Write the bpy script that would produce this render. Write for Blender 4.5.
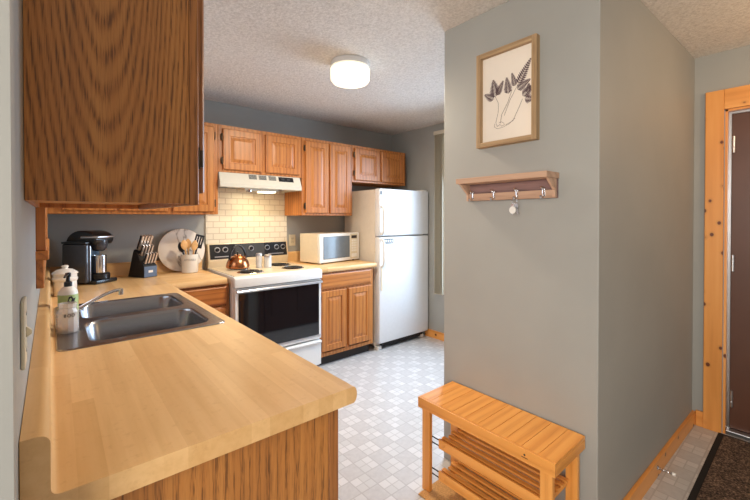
import bpy, bmesh, math, random
from mathutils import Vector, Matrix
random.seed(7)
PI = math.pi
for o in list(bpy.data.objects): bpy.data.objects.remove(o, do_unlink=True)
SC = bpy.context.scene
COL = SC.collection

# ------------------------------------------------------------------ camera
F_PX, CAM_H = 375.0, 1.37
YAW, PITCH = math.radians(40.2), math.radians(0.55)
AXIS_V = 217.5 + F_PX * math.tan(PITCH)
cd = bpy.data.cameras.new('camera'); cam = bpy.data.objects.new('camera', cd); COL.objects.link(cam)
cd.sensor_fit = 'HORIZONTAL'; cd.sensor_width = 36.0
cd.lens = 36.0 * F_PX / 750.0
cd.shift_y = -(250.0 - AXIS_V) / 750.0
cd.clip_start = 0.02
cam.location = (0, 0, CAM_H)
cam.rotation_euler = (PI / 2 - PITCH, 0, -YAW)
SC.camera = cam
# ------------------------------------------------------------------ world and big lights
w = bpy.data.worlds.new('sky'); SC.world = w; w.use_nodes = True
bg = w.node_tree.nodes['Background']
bg.inputs[0].default_value = (1.0, 0.975, 0.94, 1)
bg.inputs[1].default_value = 0.38
SC.view_settings.view_transform = 'Standard'
SC.view_settings.look = 'None'
SC.view_settings.gamma = 1.0
SC.view_settings.exposure = 0.0
try: SC.view_settings.use_curve_mapping = False
except Exception: pass
SC.cycles.use_denoising = True
SC.cycles.max_bounces = 8
SC.cycles.diffuse_bounces = 5
SC.cycles.sample_clamp_indirect = 8.0

def area(name, loc, target, sx, sy, power, color, spread=PI):
    l = bpy.data.lights.new(name, 'AREA'); l.shape = 'RECTANGLE'; l.size = sx; l.size_y = sy
    l.energy = power; l.color = color; l.spread = spread
    o = bpy.data.objects.new(name, l); COL.objects.link(o); o.location = loc
    d = Vector(target) - Vector(loc)
    o.rotation_euler = d.to_track_quat('-Z', 'Y').to_euler()
    return o
# daylight: kitchen window in the right wall, window over the sink; living side light is an added fill for the block's left face, no window
area('daylight_kitchen_window', (3.42, 2.08, 1.42), (0.6, 2.08, 0.2), 1.0, 1.6, 64, (0.60, 0.78, 1.0), math.radians(140))
area('daylight_sink_window', (-0.24, 2.31, 1.68), (2.0, 2.31, 1.0), 0.8, 0.8, 7, (0.88, 0.94, 1.0))
area('living_side_fill', (-1.9, -0.45, 1.45), (1.6, 0.35, 1.15), 1.7, 1.5, 116, (1.0, 0.955, 0.89))
lp = bpy.data.lights.new('entry_lamp', 'POINT'); lp.energy = 15; lp.color = (1.0, 0.66, 0.36); lp.shadow_soft_size = 0.15
lo = bpy.data.objects.new('entry_lamp', lp); COL.objects.link(lo); lo.location = (2.6, -0.40, 2.05)

# ------------------------------------------------------------------ node helpers
def lin(r, g, b):
    def f(c):
        c /= 255.0
        return c / 12.92 if c <= 0.04045 else ((c + 0.055) / 1.055) ** 2.4
    return (f(r), f(g), f(b), 1.0)
class NT:
    def __init__(s, name):
        s.m = bpy.data.materials.new(name); s.m.use_nodes = True
        s.t = s.m.node_tree; s.b = s.t.nodes['Principled BSDF']; s.out = s.t.nodes['Material Output']
    def n(s, kind, **kw):
        x = s.t.nodes.new(kind)
        for k, v in kw.items():
            if k == 'inp':
                for a, b in v.items(): s.set(x.inputs[a], b)
            else: setattr(x, k, v)
        return x
    def set(s, sock, v):
        if isinstance(v, bpy.types.NodeSocket): s.t.links.new(v, sock)
        elif isinstance(v, bpy.types.Node): s.t.links.new(v.outputs[0], sock)
        else: sock.default_value = v
    def math(s, op, a, b=0.0, c=None):
        x = s.n('ShaderNodeMath', operation=op); s.set(x.inputs[0], a); s.set(x.inputs[1], b)
        if c is not None: s.set(x.inputs[2], c)
        return x.outputs[0]
    def coords(s, scale=(1, 1, 1), rand=True, src='Object'):
        tc = s.n('ShaderNodeTexCoord')
        v = tc.outputs[src]
        if rand:
            oi = s.n('ShaderNodeObjectInfo')
            sh = s.n('ShaderNodeVectorMath', operation='MULTIPLY_ADD')
            s.set(sh.inputs[0], oi.outputs['Random']); sh.inputs[1].default_value = (13.1, 7.7, 9.3); s.set(sh.inputs[2], v)
            v = sh.outputs[0]
        mp = s.n('ShaderNodeMapping'); s.set(mp.inputs['Vector'], v); mp.inputs['Scale'].default_value = scale
        return mp.outputs[0]
    def noise(s, vec, scale, detail=2, rough=0.5, dist=0.0):
        x = s.n('ShaderNodeTexNoise'); s.set(x.inputs['Vector'], vec)
        x.inputs['Scale'].default_value = scale; x.inputs['Detail'].default_value = detail
        x.inputs['Roughness'].default_value = rough; x.inputs['Distortion'].default_value = dist
        return x.outputs[0]
    def ramp(s, fac, stops):
        x = s.n('ShaderNodeValToRGB'); s.set(x.inputs[0], fac)
        els = x.color_ramp.elements
        while len(els) < len(stops): els.new(0.5)
        for e, (p, c) in zip(els, stops): e.position = p; e.color = c
        return x.outputs[0]
    def mix(s, fac, a, b, mode='MIX'):
        x = s.n('ShaderNodeMix', data_type='RGBA', blend_type=mode)
        s.set(x.inputs[0], fac); s.set(x.inputs[6], a); s.set(x.inputs[7], b)
        return x.outputs[2]
    def bump(s, h, strength=0.2, dist=0.002):
        x = s.n('ShaderNodeBump'); x.inputs['Strength'].default_value = strength; x.inputs['Distance'].default_value = dist
        s.set(x.inputs['Height'], h); s.t.links.new(x.outputs[0], s.b.inputs['Normal'])
    def P(s, **kw):
        for k, v in kw.items(): s.set(s.b.inputs[k.replace('_', ' ')], v)
        return s.m

def plain(name, col, rough=0.5, metal=0.0, var=0.06, scale=30, **kw):
    t = NT(name)
    v = t.coords()
    f = t.noise(v, scale, 3)
    d = tuple(max(0, c * (1 - var)) for c in col[:3]) + (1,)
    l = tuple(min(1, c * (1 + var)) for c in col[:3]) + (1,)
    t.P(Base_Color=t.ramp(f, [(0.3, d), (0.7, l)]), Roughness=rough, Metallic=metal, **kw)
    return t.m

def wood(name, axis, dark, mid, light, ring=42.0, pore=0.55, rough=0.38, stretch=0.06, seedoff=0.0, cathedral=False, coat=0.0, bandw=0.22, pf=230.0):
    """grain along axis 0/1/2; growth-ring bands plus fine dark pores"""
    t = NT(name)
    base = t.coords()
    sep = t.n('ShaderNodeSeparateXYZ'); t.set(sep.inputs[0], base)
    ax = [sep.outputs[i] for i in range(3)]
    long = ax[axis]; oth = [ax[i] for i in range(3) if i != axis]
    across = t.math('ADD', oth[0], oth[1])
    s = [1.0, 1.0, 1.0]; s[axis] = stretch
    mp = t.n('ShaderNodeMapping'); t.set(mp.inputs[0], base); mp.inputs['Scale'].default_value = s
    n1 = t.noise(mp.outputs[0], 5.5, 3, 0.55)
    n2 = t.noise(mp.outputs[0], 22, 2)
    wob = t.math('MULTIPLY', t.math('SUBTRACT', n1, 0.5), 0.12)
    if cathedral:
        # plain-sawn board: nested ellipses, V tips pointing down
        tc = t.n('ShaderNodeTexCoord'); sp = t.n('ShaderNodeSeparateXYZ'); t.set(sp.inputs[0], tc.outputs['Object'])
        cx = t.math('ADD', sp.outputs[0], 0.012)
        cz = t.math('MULTIPLY', t.math('SUBTRACT', sp.outputs[2], cathedral), 0.13)
        wig = t.math('MULTIPLY', t.math('SUBTRACT', t.noise(mp.outputs[0], 9, 2), 0.5), 0.022)
        r = t.math('SQRT', t.math('ADD', t.math('MULTIPLY', cx, cx), t.math('MULTIPLY', cz, cz)))
        r = t.math('ADD', r, wig)
        band = t.math('SINE', t.math('MULTIPLY', r, 640.0))
    else:
        band = t.math('SINE', t.math('MULTIPLY', t.math('ADD', across, wob), ring * 6.283))
    band = t.math('ADD', t.math('MULTIPLY', band, 0.5), 0.5)
    band = t.math('POWER', band, 1.6)
    s2 = [pf, pf, pf]; s2[axis] = pf / 24.0
    mp2 = t.n('ShaderNodeMapping'); t.set(mp2.inputs[0], base); mp2.inputs['Scale'].default_value = s2
    pores = t.noise(mp2.outputs[0], 1.0, 2, 0.6)
    pm = t.ramp(pores, [(0.47, (0, 0, 0, 1)), (0.60, (1, 1, 1, 1))])
    fac = t.math('ADD', t.math('MULTIPLY', band, bandw), t.math('MULTIPLY', t.math('ADD', t.math('MULTIPLY', n2, 0.6), t.math('MULTIPLY', n1, 0.4)), 1.0 - bandw))
    col = t.ramp(fac, [(0.2, light), (0.48, mid), (0.85, dark)])
    bandp = t.math('MULTIPLY', t.math('MULTIPLY', pm, t.math('ADD', t.math('MULTIPLY', band, 0.85), 0.25)), pore)
    dk = tuple(c * 0.42 for c in dark[:3]) + (1,)
    col = t.mix(bandp, col, dk)
    t.P(Base_Color=col, Roughness=rough, Coat_Weight=coat, Coat_Roughness=0.25)
    t.bump(pores, 0.08, 0.001)
    return t.m

M = {}
OD, OM, OL = lin(146, 84, 36), lin(185, 115, 54), lin(202, 135, 70)
M['oak_z'] = wood('oak_vertical_grain', 2, OD, OM, OL, ring=26, pore=0.35)
M['oak_x'] = wood('oak_horizontal_grain', 0, OD, OM, OL, ring=26, pore=0.35)
M['oak_y'] = wood('oak_depth_grain', 1, OD, OM, OL, ring=26, pore=0.35)
PD, PM_, PL = lin(142, 86, 36), lin(178, 116, 54), lin(194, 134, 68)
M['oak_panel'] = wood('oak_cathedral_veneer', 2, PD, PM_, PL, cathedral=0.86, pore=0.8, rough=0.4, bandw=0.26, pf=420.0)
M['oak_end'] = wood('oak_end_panel_veneer', 2, PD, PM_, PL, ring=44, pore=0.8, rough=0.4, bandw=0.16, pf=420.0)
M['oak_stile'] = wood('oak_dark_stile', 2, lin(130, 78, 34), lin(160, 102, 50), lin(176, 118, 60), ring=60, pore=0.75)
M['bamboo_x'] = wood('bamboo_slats', 0, lin(206, 132, 56), lin(226, 156, 76), lin(236, 172, 92), ring=22, pore=0.12, rough=0.35)
M['bamboo_y'] = wood('bamboo_rails', 1, lin(206, 132, 56), lin(226, 156, 76), lin(236, 172, 92), ring=22, pore=0.12, rough=0.35)
M['bamboo_z'] = wood('bamboo_legs', 2, lin(206, 132, 56), lin(226, 156, 76), lin(236, 172, 92), ring=22, pore=0.12, rough=0.35)
M['frame_wood'] = wood('weathered_frame_wood', 2, lin(140, 112, 80), lin(172, 142, 104), lin(192, 164, 126), ring=20, pore=0.3, rough=0.6)
M['frame_wood_y'] = wood('weathered_frame_wood_across', 1, lin(140, 112, 80), lin(172, 142, 104), lin(192, 164, 126), ring=20, pore=0.3, rough=0.6)
M['rack_wood'] = wood('pale_rack_wood', 1, lin(168, 134, 110), lin(192, 156, 130), lin(204, 170, 144), ring=14, pore=0.25, rough=0.6)
M['rack_back'] = wood('weathered_purple_brown_board', 1, lin(104, 80, 78), lin(138, 108, 104), lin(160, 126, 118), ring=18, pore=0.6, rough=0.7)
M['particle_board'] = plain('particle_board_edge', lin(150, 108, 62), 0.8, var=0.35, scale=160)

def pine(name, axis):
    t = NT(name)
    base = t.coords()
    s = [1.0, 1.0, 1.0]; s[axis] = 0.07
    mp = t.n('ShaderNodeMapping'); t.set(mp.inputs[0], base); mp.inputs['Scale'].default_value = s
    n1 = t.noise(mp.outputs[0], 14, 3)
    col = t.ramp(n1, [(0.25, lin(206, 132, 58)), (0.5, lin(228, 156, 80)), (0.75, lin(238, 172, 98))])
    s2 = [1.0, 1.0, 1.0]; s2[axis] = 0.8
    mp2 = t.n('ShaderNodeMapping'); t.set(mp2.inputs[0], base); mp2.inputs['Scale'].default_value = s2
    vo = t.n('ShaderNodeTexVoronoi', feature='F1'); t.set(vo.inputs['Vector'], mp2.outputs[0]); vo.inputs['Scale'].default_value = 13.0
    wsp = t.math('ADD', vo.outputs['Distance'], t.math('MULTIPLY', t.noise(base, 60, 2), 0.03))
    knot = t.ramp(wsp, [(0.13, (1, 1, 1, 1)), (0.17, (0.15, 0.15, 0.15, 1)), (0.28, (0, 0, 0, 1))])
    col = t.mix(knot, col, lin(104, 50, 20))
    t.P(Base_Color=col, Roughness=0.35)
    return t.m
M['pine_z'] = pine('knotty_pine_upright', 2); M['pine_x'] = pine('knotty_pine_along_x', 0); M['pine_y'] = pine('knotty_pine_along_y', 1)

def mat_wall(name, col):
    t = NT(name); v = t.coords(rand=False)
    n = t.noise(v, 2.2, 3)
    c2 = tuple(c * 1.05 for c in col[:3]) + (1,); c1 = tuple(c * 0.95 for c in col[:3]) + (1,)
    t.P(Base_Color=t.ramp(n, [(0.3, c1), (0.7, c2)]), Roughness=0.55)
    t.bump(t.noise(v, 160, 3), 0.12, 0.002)
    return t.m
M['wall'] = mat_wall('grey_wall_paint', lin(158, 158, 153))

def mat_ceiling():
    t = NT('popcorn_ceiling'); v = t.coords(rand=False)
    n = t.noise(v, 75, 4, 0.65)
    n2 = t.noise(v, 28, 3, 0.6)
    h = t.math('ADD', n, t.math('MULTIPLY', n2, 0.6))
    t.P(Base_Color=t.ramp(n, [(0.3, lin(202, 195, 186)), (0.62, lin(232, 226, 218))]), Roughness=0.95)
    t.bump(h, 0.7, 0.010)
    return t.m
M['ceiling'] = mat_ceiling()

def mat_floor():
    t = NT('vinyl_mosaic_floor'); v = t.coords(rand=False)
    p = 0.104
    sep = t.n('ShaderNodeSeparateXYZ'); t.set(sep.inputs[0], v)
    X = t.math('DIVIDE', sep.outputs[0], p); Y = t.math('DIVIDE', sep.outputs[1], p)
    ix = t.math('FLOOR', X); iy = t.math('FLOOR', Y)
    par = t.math('MODULO', t.math('ADD', t.math('ABSOLUTE', t.math('ADD', ix, iy)), 0.01), 2.0)
    small = t.math('GREATER_THAN', par, 0.9)
    def edge(c, k, wdt):
        f = t.math('FRACT', t.math('MULTIPLY', c, k))
        d = t.math('MINIMUM', f, t.math('SUBTRACT', 1.0, f))
        return t.math('LESS_THAN', d, wdt)
    big = t.math('MAXIMUM', edge(X, 1, 0.03), edge(Y, 1, 0.03))
    sm = t.math('MAXIMUM', edge(X, 2, 0.05), edge(Y, 2, 0.05))
    grout = t.math('MAXIMUM', big, t.math('MULTIPLY', sm, small))
    cv = t.n('ShaderNodeCombineXYZ'); t.set(cv.inputs[0], t.math('FLOOR', t.math('MULTIPLY', X, 2))); t.set(cv.inputs[1], t.math('FLOOR', t.math('MULTIPLY', Y, 2)))
    wn = t.n('ShaderNodeTexWhiteNoise', noise_dimensions='2D'); t.set(wn.inputs['Vector'], cv.outputs[0])
    cb = t.ramp(t.noise(v, 34, 4, 0.6), [(0.3, lin(180, 177, 176)), (0.7, lin(192, 189, 187))])
    cs = t.mix(wn.outputs[0], lin(192, 190, 188), lin(206, 203, 201))
    col = t.mix(small, cb, cs)
    col = t.mix(t.math('MULTIPLY', grout, 0.6), col, lin(160, 156, 154))
    t.P(Base_Color=col, Roughness=0.32)
    t.bump(t.math('SUBTRACT', 1.0, grout), 0.15, 0.001)
    return t.m
M['floor'] = mat_floor()

def mat_worktop(name, axis):
    t = NT(name); v = t.coords(rand=False)
    mp = t.n('ShaderNodeMapping'); t.set(mp.inputs[0], v)
    if axis == 1: mp.inputs['Rotation'].default_value = (0, 0, PI / 2)
    br = t.n('ShaderNodeTexBrick', offset=0.37, offset_frequency=2)
    t.set(br.inputs['Vector'], mp.outputs[0])
    br.inputs['Scale'].default_value = 1.0; br.inputs['Mortar Size'].default_value = 0.0
    br.inputs['Brick Width'].default_value = 0.62; br.inputs['Row Height'].default_value = 0.043
    br.inputs['Color1'].default_value = lin(200, 154, 96); br.inputs['Color2'].default_value = lin(232, 192, 136)
    s = [1.0, 1.0, 1.0]; s[axis] = 0.06
    m2 = t.n('ShaderNodeMapping'); t.set(m2.inputs[0], v); m2.inputs['Scale'].default_value = s
    g = t.noise(m2.outputs[0], 34, 4, 0.6)
    col = t.mix(0.5, br.outputs[0], t.ramp(g, [(0.3, lin(206, 160, 102)), (0.55, lin(224, 182, 126)), (0.8, lin(232, 194, 140))]))
    fl = t.ramp(t.noise(v, 42, 5, 0.7), [(0.56, (0, 0, 0, 1)), (0.72, (1, 1, 1, 1))])
    col = t.mix(t.math('MULTIPLY', fl, 0.3), col, lin(176, 124, 70))
    t.P(Base_Color=col, Roughness=0.34)
    return t.m
M['worktop'] = mat_worktop('maple_laminate', 1)
M['worktop_x'] = mat_worktop('maple_laminate_across', 0)

def mat_tile():
    t = NT('cream_subway_tile'); v = t.coords(rand=False)
    sep = t.n('ShaderNodeSeparateXYZ'); t.set(sep.inputs[0], v)
    cv = t.n('ShaderNodeCombineXYZ'); t.set(cv.inputs[0], sep.outputs[0]); t.set(cv.inputs[1], sep.outputs[2])
    br = t.n('ShaderNodeTexBrick', offset=0.5); t.set(br.inputs['Vector'], cv.outputs[0])
    br.inputs['Scale'].default_value = 1.0; br.inputs['Mortar Size'].default_value = 0.0035
    br.inputs['Brick Width'].default_value = 0.108; br.inputs['Row Height'].default_value = 0.054
    br.inputs['Color1'].default_value = lin(226, 216, 196); br.inputs['Color2'].default_value = lin(220, 210, 190)
    br.inputs['Mortar'].default_value = lin(194, 180, 158)
    t.P(Base_Color=br.outputs[0], Roughness=0.3)
    t.bump(t.math('SUBTRACT', 1.0, br.outputs[1]), 0.3, 0.002)
    return t.m
M['tile'] = mat_tile()

M['white_enamel'] = plain('white_enamel', lin(228, 228, 226), 0.25, var=0.015)
M['fridge_white'] = plain('white_fridge_steel', lin(226, 227, 228), 0.3, var=0.015)
M['fridge_side'] = plain('lamp_warmed_fridge_side', lin(222, 212, 196), 0.45, var=0.03)  # white fridge; warm tint of the ceiling light put into the side colour
M['cream_plastic'] = plain('cream_plastic', lin(226, 214, 190), 0.4, var=0.02)
M['white_plastic'] = plain('white_plastic', lin(230, 228, 222), 0.35, var=0.015)
M['ivory_plastic'] = plain('ivory_plastic', lin(214, 204, 178), 0.35, var=0.02)
M['almond'] = plain('almond_cooktop_enamel', lin(226, 206, 172), 0.25, var=0.03)
M['hood_paint'] = plain('pale_hood_paint', lin(206, 200, 184), 0.3, var=0.02)
M['black_plastic'] = plain('black_plastic', lin(24, 24, 27), 0.28, var=0.1)
M['black_matte'] = plain('matte_black', lin(22, 21, 22), 0.6, var=0.1)
M['black_glass'] = plain('black_glass', lin(16, 16, 19), 0.05, var=0.05, Specular_IOR_Level=0.8)
M['grey_glass'] = plain('grey_microwave_glass', lin(104, 112, 118), 0.12, var=0.05)
M['dark_panel'] = plain('dark_grey_panel', lin(62, 64, 66), 0.3, var=0.08)
M['chrome'] = plain('chrome', lin(214, 214, 216), 0.14, 1.0, var=0.02)
M['brushed'] = plain('brushed_aluminium', lin(196, 196, 198), 0.3, 1.0, var=0.05)
M['bronze'] = plain('dark_bronze_hinge', lin(78, 62, 46), 0.4, 0.7, var=0.15)
M['coil'] = plain('dark_burner_coil', lin(40, 36, 34), 0.5, 0.3, var=0.15)
M['copper'] = plain('polished_copper', lin(184, 120, 78), 0.22, 1.0, var=0.08)
M['white_ceramic'] = plain('white_ceramic', lin(228, 222, 212), 0.25, var=0.02)
M['blue_grey'] = plain('blue_grey_wood', lin(84, 96, 116), 0.45, var=0.06)
M['knife_handle'] = plain('dark_brown_handle', lin(46, 34, 32), 0.4, var=0.2)
M['steel'] = plain('satin_steel', lin(212, 198, 184), 0.3, 0.7, var=0.05)
M['spoon_wood'] = plain('pale_spoon_wood', lin(214, 166, 106), 0.55, var=0.12)
M['slate_plastic'] = plain('slate_blue_plastic', lin(64, 84, 100), 0.25, var=0.05)
M['smoke'] = plain('smoked_plastic_reservoir', lin(58, 58, 64), 0.12, var=0.08)
M['green_label'] = plain('pale_green_label', lin(164, 184, 120), 0.5, var=0.08)
M['label_dark'] = plain('dark_label_ink', lin(36, 32, 36), 0.5)
M['white_paper'] = plain('off_white_paper', lin(232, 222, 208), 0.8, var=0.01)
M['fern_ink'] = plain('brown_fern_ink', lin(92, 72, 76), 0.8, var=0.12)
M['line_ink'] = plain('fine_pencil_ink', lin(98, 84, 76), 0.8)
M['door_brown'] = plain('dark_brown_door_paint', lin(92, 60, 46), 0.32, var=0.08, scale=5)
M['closet_brown'] = plain('brown_closet_door', lin(92, 58, 46), 0.35, var=0.08)
M['rubber'] = plain('black_rubber', lin(20, 18, 18), 0.8)
M['grey_ink'] = plain('grey_print', lin(140, 136, 132), 0.7)
M['tan_mat'] = plain('tan_woven_mat', lin(190, 146, 92), 0.9, var=0.2, scale=120)
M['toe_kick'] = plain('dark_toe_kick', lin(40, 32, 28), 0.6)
M['oak_inside'] = plain('pale_cabinet_underside', lin(206, 150, 92), 0.6, var=0.1)
M['blind'] = plain('pale_blind_vane', lin(208, 200, 180), 0.6, var=0.03)

def mat_steel_sink():
    t = NT('stainless_sink'); v = t.coords((1, 1, 1), False)
    n = t.noise(v, 400, 2)
    t.P(Base_Color=t.ramp(n, [(0.3, lin(140, 140, 144)), (0.7, lin(160, 160, 164))]), Metallic=1.0, Roughness=0.27)
    return t.m
M['sink'] = mat_steel_sink()

def mat_marble():
    t = NT('veined_marble_print'); v = t.coords(rand=False)
    n = t.noise(v, 3.2, 4, 0.5, 1.2)
    f = t.math('ABSOLUTE', t.math('SUBTRACT', n, 0.5))
    t.P(Base_Color=t.ramp(f, [(0.0, lin(150, 140, 128)), (0.012, lin(204, 194, 182)), (0.04, lin(226, 216, 204))]), Roughness=0.3)
    return t.m
M['marble'] = mat_marble()

def mat_glass(name, col, rough=0.03, transp=0.75):
    t = NT(name)
    tr = t.n('ShaderNodeBsdfTransparent'); tr.inputs[0].default_value = col
    v = t.coords(); n = t.noise(v, 30, 2)
    t.P(Base_Color=t.ramp(n, [(0.3, col), (0.7, (1, 1, 1, 1))]), Roughness=rough)
    mx = t.n('ShaderNodeMixShader'); mx.inputs[0].default_value = 1 - transp
    t.t.links.new(tr.outputs[0], mx.inputs[1]); t.t.links.new(t.b.outputs[0], mx.inputs[2])
    t.t.links.new(mx.outputs[0], t.out.inputs['Surface'])
    return t.m
M['pane'] = mat_glass('window_glass', (0.95, 0.98, 1, 1), 0.02, 0.92)
M['jar_glass'] = mat_glass('clear_jar_glass', (0.94, 0.90, 0.88, 1), 0.05, 0.68)
M['shaker_glass'] = mat_glass('shaker_glass', (0.95, 0.95, 0.95, 1), 0.05, 0.55)

def mat_emit(name, col, s):
    t = NT(name); v = t.coords(rand=False); n = t.noise(v, 14, 2)
    c2 = tuple(c * 0.93 for c in col[:3]) + (1,)
    t.P(Base_Color=lin(250, 246, 236), Roughness=0.3, Emission_Color=t.ramp(n, [(0.3, c2), (0.7, col)]), Emission_Strength=s)
    return t.m
M['lamp_glass'] = mat_emit('lit_frosted_glass', (1.0, 0.86, 0.62, 1), 1.15)
M['hood_lens'] = mat_emit('lit_hood_lens', (1.0, 0.86, 0.6, 1), 4.0)

def mat_doormat():
    t = NT('dark_brown_doormat'); v = t.coords(rand=False)
    n = t.noise(v, 95, 3, 0.7)
    n2 = t.noise(v, 26, 2)
    f = t.math('ADD', t.math('MULTIPLY', n, 0.75), t.math('MULTIPLY', n2, 0.25))
    t.P(Base_Color=t.ramp(f, [(0.4, lin(40, 32, 28)), (0.53, lin(104, 82, 66)), (0.66, lin(168, 138, 112))]), Roughness=1.0)
    t.bump(n, 1.0, 0.01)
    return t.m
M['doormat'] = mat_doormat()

# ------------------------------------------------------------------ mesh helpers
class B:
    """collects shapes in world (or local) coordinates for ONE mesh"""
    def __init__(s): s.bm = bmesh.new()
    def _merge(s, t):
        me = bpy.data.meshes.new('t'); t.to_mesh(me); s.bm.from_mesh(me); bpy.data.meshes.remove(me); t.free()
    def box(s, x0, x1, y0, y1, z0, z1, bev=0.0, seg=2):
        t = bmesh.new()
        vs = [t.verts.new(p) for p in ((x0, y0, z0), (x1, y0, z0), (x1, y1, z0), (x0, y1, z0), (x0, y0, z1), (x1, y0, z1), (x1, y1, z1), (x0, y1, z1))]
        for f in ((3, 2, 1, 0), (4, 5, 6, 7), (0, 1, 5, 4), (1, 2, 6, 5), (2, 3, 7, 6), (3, 0, 4, 7)): t.faces.new([vs[i] for i in f])
        if bev > 0: bmesh.ops.bevel(t, geom=list(t.edges), offset=bev, segments=seg, profile=0.5, affect='EDGES')
        s._merge(t); return s
    def prism(s, pts, axis, a0, a1, bev=0.0, seg=2):
        """polygon pts extruded along axis; pts are the two other coords in axis order"""
        t = bmesh.new()
        def mk(p, a):
            return {0: (a, p[0], p[1]), 1: (p[0], a, p[1]), 2: (p[0], p[1], a)}[axis]
        v0 = [t.verts.new(mk(p, a0)) for p in pts]; v1 = [t.verts.new(mk(p, a1)) for p in pts]
        t.faces.new(v0); t.faces.new(v1[::-1])
        n = len(pts)
        for i in range(n): t.faces.new([v0[i], v1[i], v1[(i + 1) % n], v0[(i + 1) % n]])
        bmesh.ops.recalc_face_normals(t, faces=list(t.faces))
        if bev > 0: bmesh.ops.bevel(t, geom=list(t.edges), offset=bev, segments=seg, profile=0.5, affect='EDGES')
        s._merge(t); return s
    def lathe(s, prof, c=(0, 0, 0), n=32, rot=None):
        """profile [(r,z)...] about a z axis at c"""
        t = bmesh.new(); rings = []
        for r, z in prof:
            if r < 1e-6: rings.append([t.verts.new((0, 0, z))])
            else: rings.append([t.verts.new((r * math.cos(2 * PI * k / n), r * math.sin(2 * PI * k / n), z)) for k in range(n)])
        for a, b in zip(rings, rings[1:]):
            for k in range(n):
                q = [a[k % len(a)], a[(k + 1) % len(a)], b[(k + 1) % len(b)], b[k % len(b)]]
                u = []
                for v in q:
                    if v not in u: u.append(v)
                if len(u) > 2: t.faces.new(u)
        for r in (rings[0], rings[-1]):
            if len(r) > 1: t.faces.new(r)
        bmesh.ops.recalc_face_normals(t, faces=list(t.faces))
        if rot is not None: bmesh.ops.transform(t, matrix=rot, verts=list(t.verts))
        bmesh.ops.translate(t, vec=Vector(c), verts=list(t.verts))
        s._merge(t); return s
    def cyl(s, p, q, r, r2=None, n=16):
        p, q = Vector(p), Vector(q); d = q - p; r2 = r if r2 is None else r2
        R = d.to_track_quat('Z', 'Y').to_matrix().to_4x4()
        return s.lathe([(0, 0), (r, 0), (r2, d.length), (0, d.length)], p, n, R)
    def tube(s, pts, r, n=10, closed=False):
        t = bmesh.new(); pts = [Vector(p) for p in pts]; N = len(pts); rings = []
        rr = r if isinstance(r, (list, tuple)) else [r] * N
        up = None
        for i, p in enumerate(pts):
            if closed: d = (pts[(i + 1) % N] - pts[i - 1])
            else: d = pts[min(i + 1, N - 1)] - pts[max(i - 1, 0)]
            d.normalize()
            if up is None: up = d.orthogonal().normalized()
            up = (up - d * up.dot(d)).normalized(); sd = d.cross(up)
            rings.append([t.verts.new(p + (up * math.cos(2 * PI * k / n) + sd * math.sin(2 * PI * k / n)) * rr[i]) for k in range(n)])
        pairs = list(zip(rings, rings[1:])) + ([(rings[-1], rings[0])] if closed else [])
        for a, b in pairs:
            for k in range(n): t.faces.new([a[k], a[(k + 1) % n], b[(k + 1) % n], b[k]])
        if not closed: t.faces.new(rings[0]); t.faces.new(rings[-1])
        bmesh.ops.recalc_face_normals(t, faces=list(t.faces))
        s._merge(t); return s
    def rings(s, loops, cap_first=True, cap_last=True):
        t = bmesh.new(); L = [[t.verts.new(p) for p in lp] for lp in loops]; n = len(L[0])
        for a, b in zip(L, L[1:]):
            for k in range(n): t.faces.new([a[k], a[(k + 1) % n], b[(k + 1) % n], b[k]])
        if cap_first: t.faces.new(L[0])
        if cap_last: t.faces.new(L[-1])
        bmesh.ops.recalc_face_normals(t, faces=list(t.faces))
        s._merge(t); return s
    def poly(s, pts):
        s.bm.faces.new([s.bm.verts.new(p) for p in pts]); return s
    def xform(s, m):
        bmesh.ops.transform(s.bm, matrix=m, verts=list(s.bm.verts)); return s

ROOT = {}
def base_of(o):
    while o.parent: o = o.parent
    return o
def obj(name, b, mat, parent=None, smooth=False, label=None, local=False, angle=40):
    me = bpy.data.meshes.new(name)
    if parent is not None and not local:
        r = base_of(parent); bmesh.ops.translate(b.bm, vec=-Vector(r.location), verts=list(b.bm.verts))
    b.bm.to_mesh(me); b.bm.free()
    me.materials.append(M[mat] if isinstance(mat, str) else mat)
    if smooth:
        me.polygons.foreach_set('use_smooth', [True] * len(me.polygons))
        try: me.set_sharp_from_angle(angle=math.radians(angle))
        except Exception: pass
    o = bpy.data.objects.new(name, me); COL.objects.link(o)
    if parent is not None: o.parent = parent
    if label: o['label'] = label
    return o
def tag(o, label, cat, group=None):
    o['label'] = label; o['category'] = cat
    if group: o['group'] = group
    return o
def thing(name, label, cat, loc=(0, 0, 0), rotz=0.0, group=None):
    o = bpy.data.objects.new(name, None); COL.objects.link(o)
    o.location = loc; o.rotation_euler = (0, 0, rotz); o.empty_display_size = 0.05
    return tag(o, label, cat, group)
def struct(name, b, mat, parent=None, smooth=False):
    o = obj(name, b, mat, parent, smooth)
    if parent is None: o['kind'] = 'structure'
    return o
def single(name, b, mat, label, cat, loc=(0, 0, 0), group=None, smooth=False):
    """a thing that is one mesh; b in world coordinates, origin moved to loc"""
    bmesh.ops.translate(b.bm, vec=-Vector(loc), verts=list(b.bm.verts))
    o = obj(name, b, mat, None, smooth); o.location = loc
    return tag(o, label, cat, group)
def text_mesh(txt, size, depth=0.0006):
    c = bpy.data.curves.new('txt', 'FONT'); c.body = txt; c.size = size; c.extrude = depth; c.align_x = 'CENTER'; c.align_y = 'CENTER'
    o = bpy.data.objects.new('txt', c); COL.objects.link(o)
    me = bpy.data.meshes.new_from_object(o.evaluated_get(bpy.context.evaluated_depsgraph_get()))
    b = B(); b.bm.from_mesh(me)
    bpy.data.objects.remove(o); bpy.data.curves.remove(c); bpy.data.meshes.remove(me)
    return b

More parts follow.
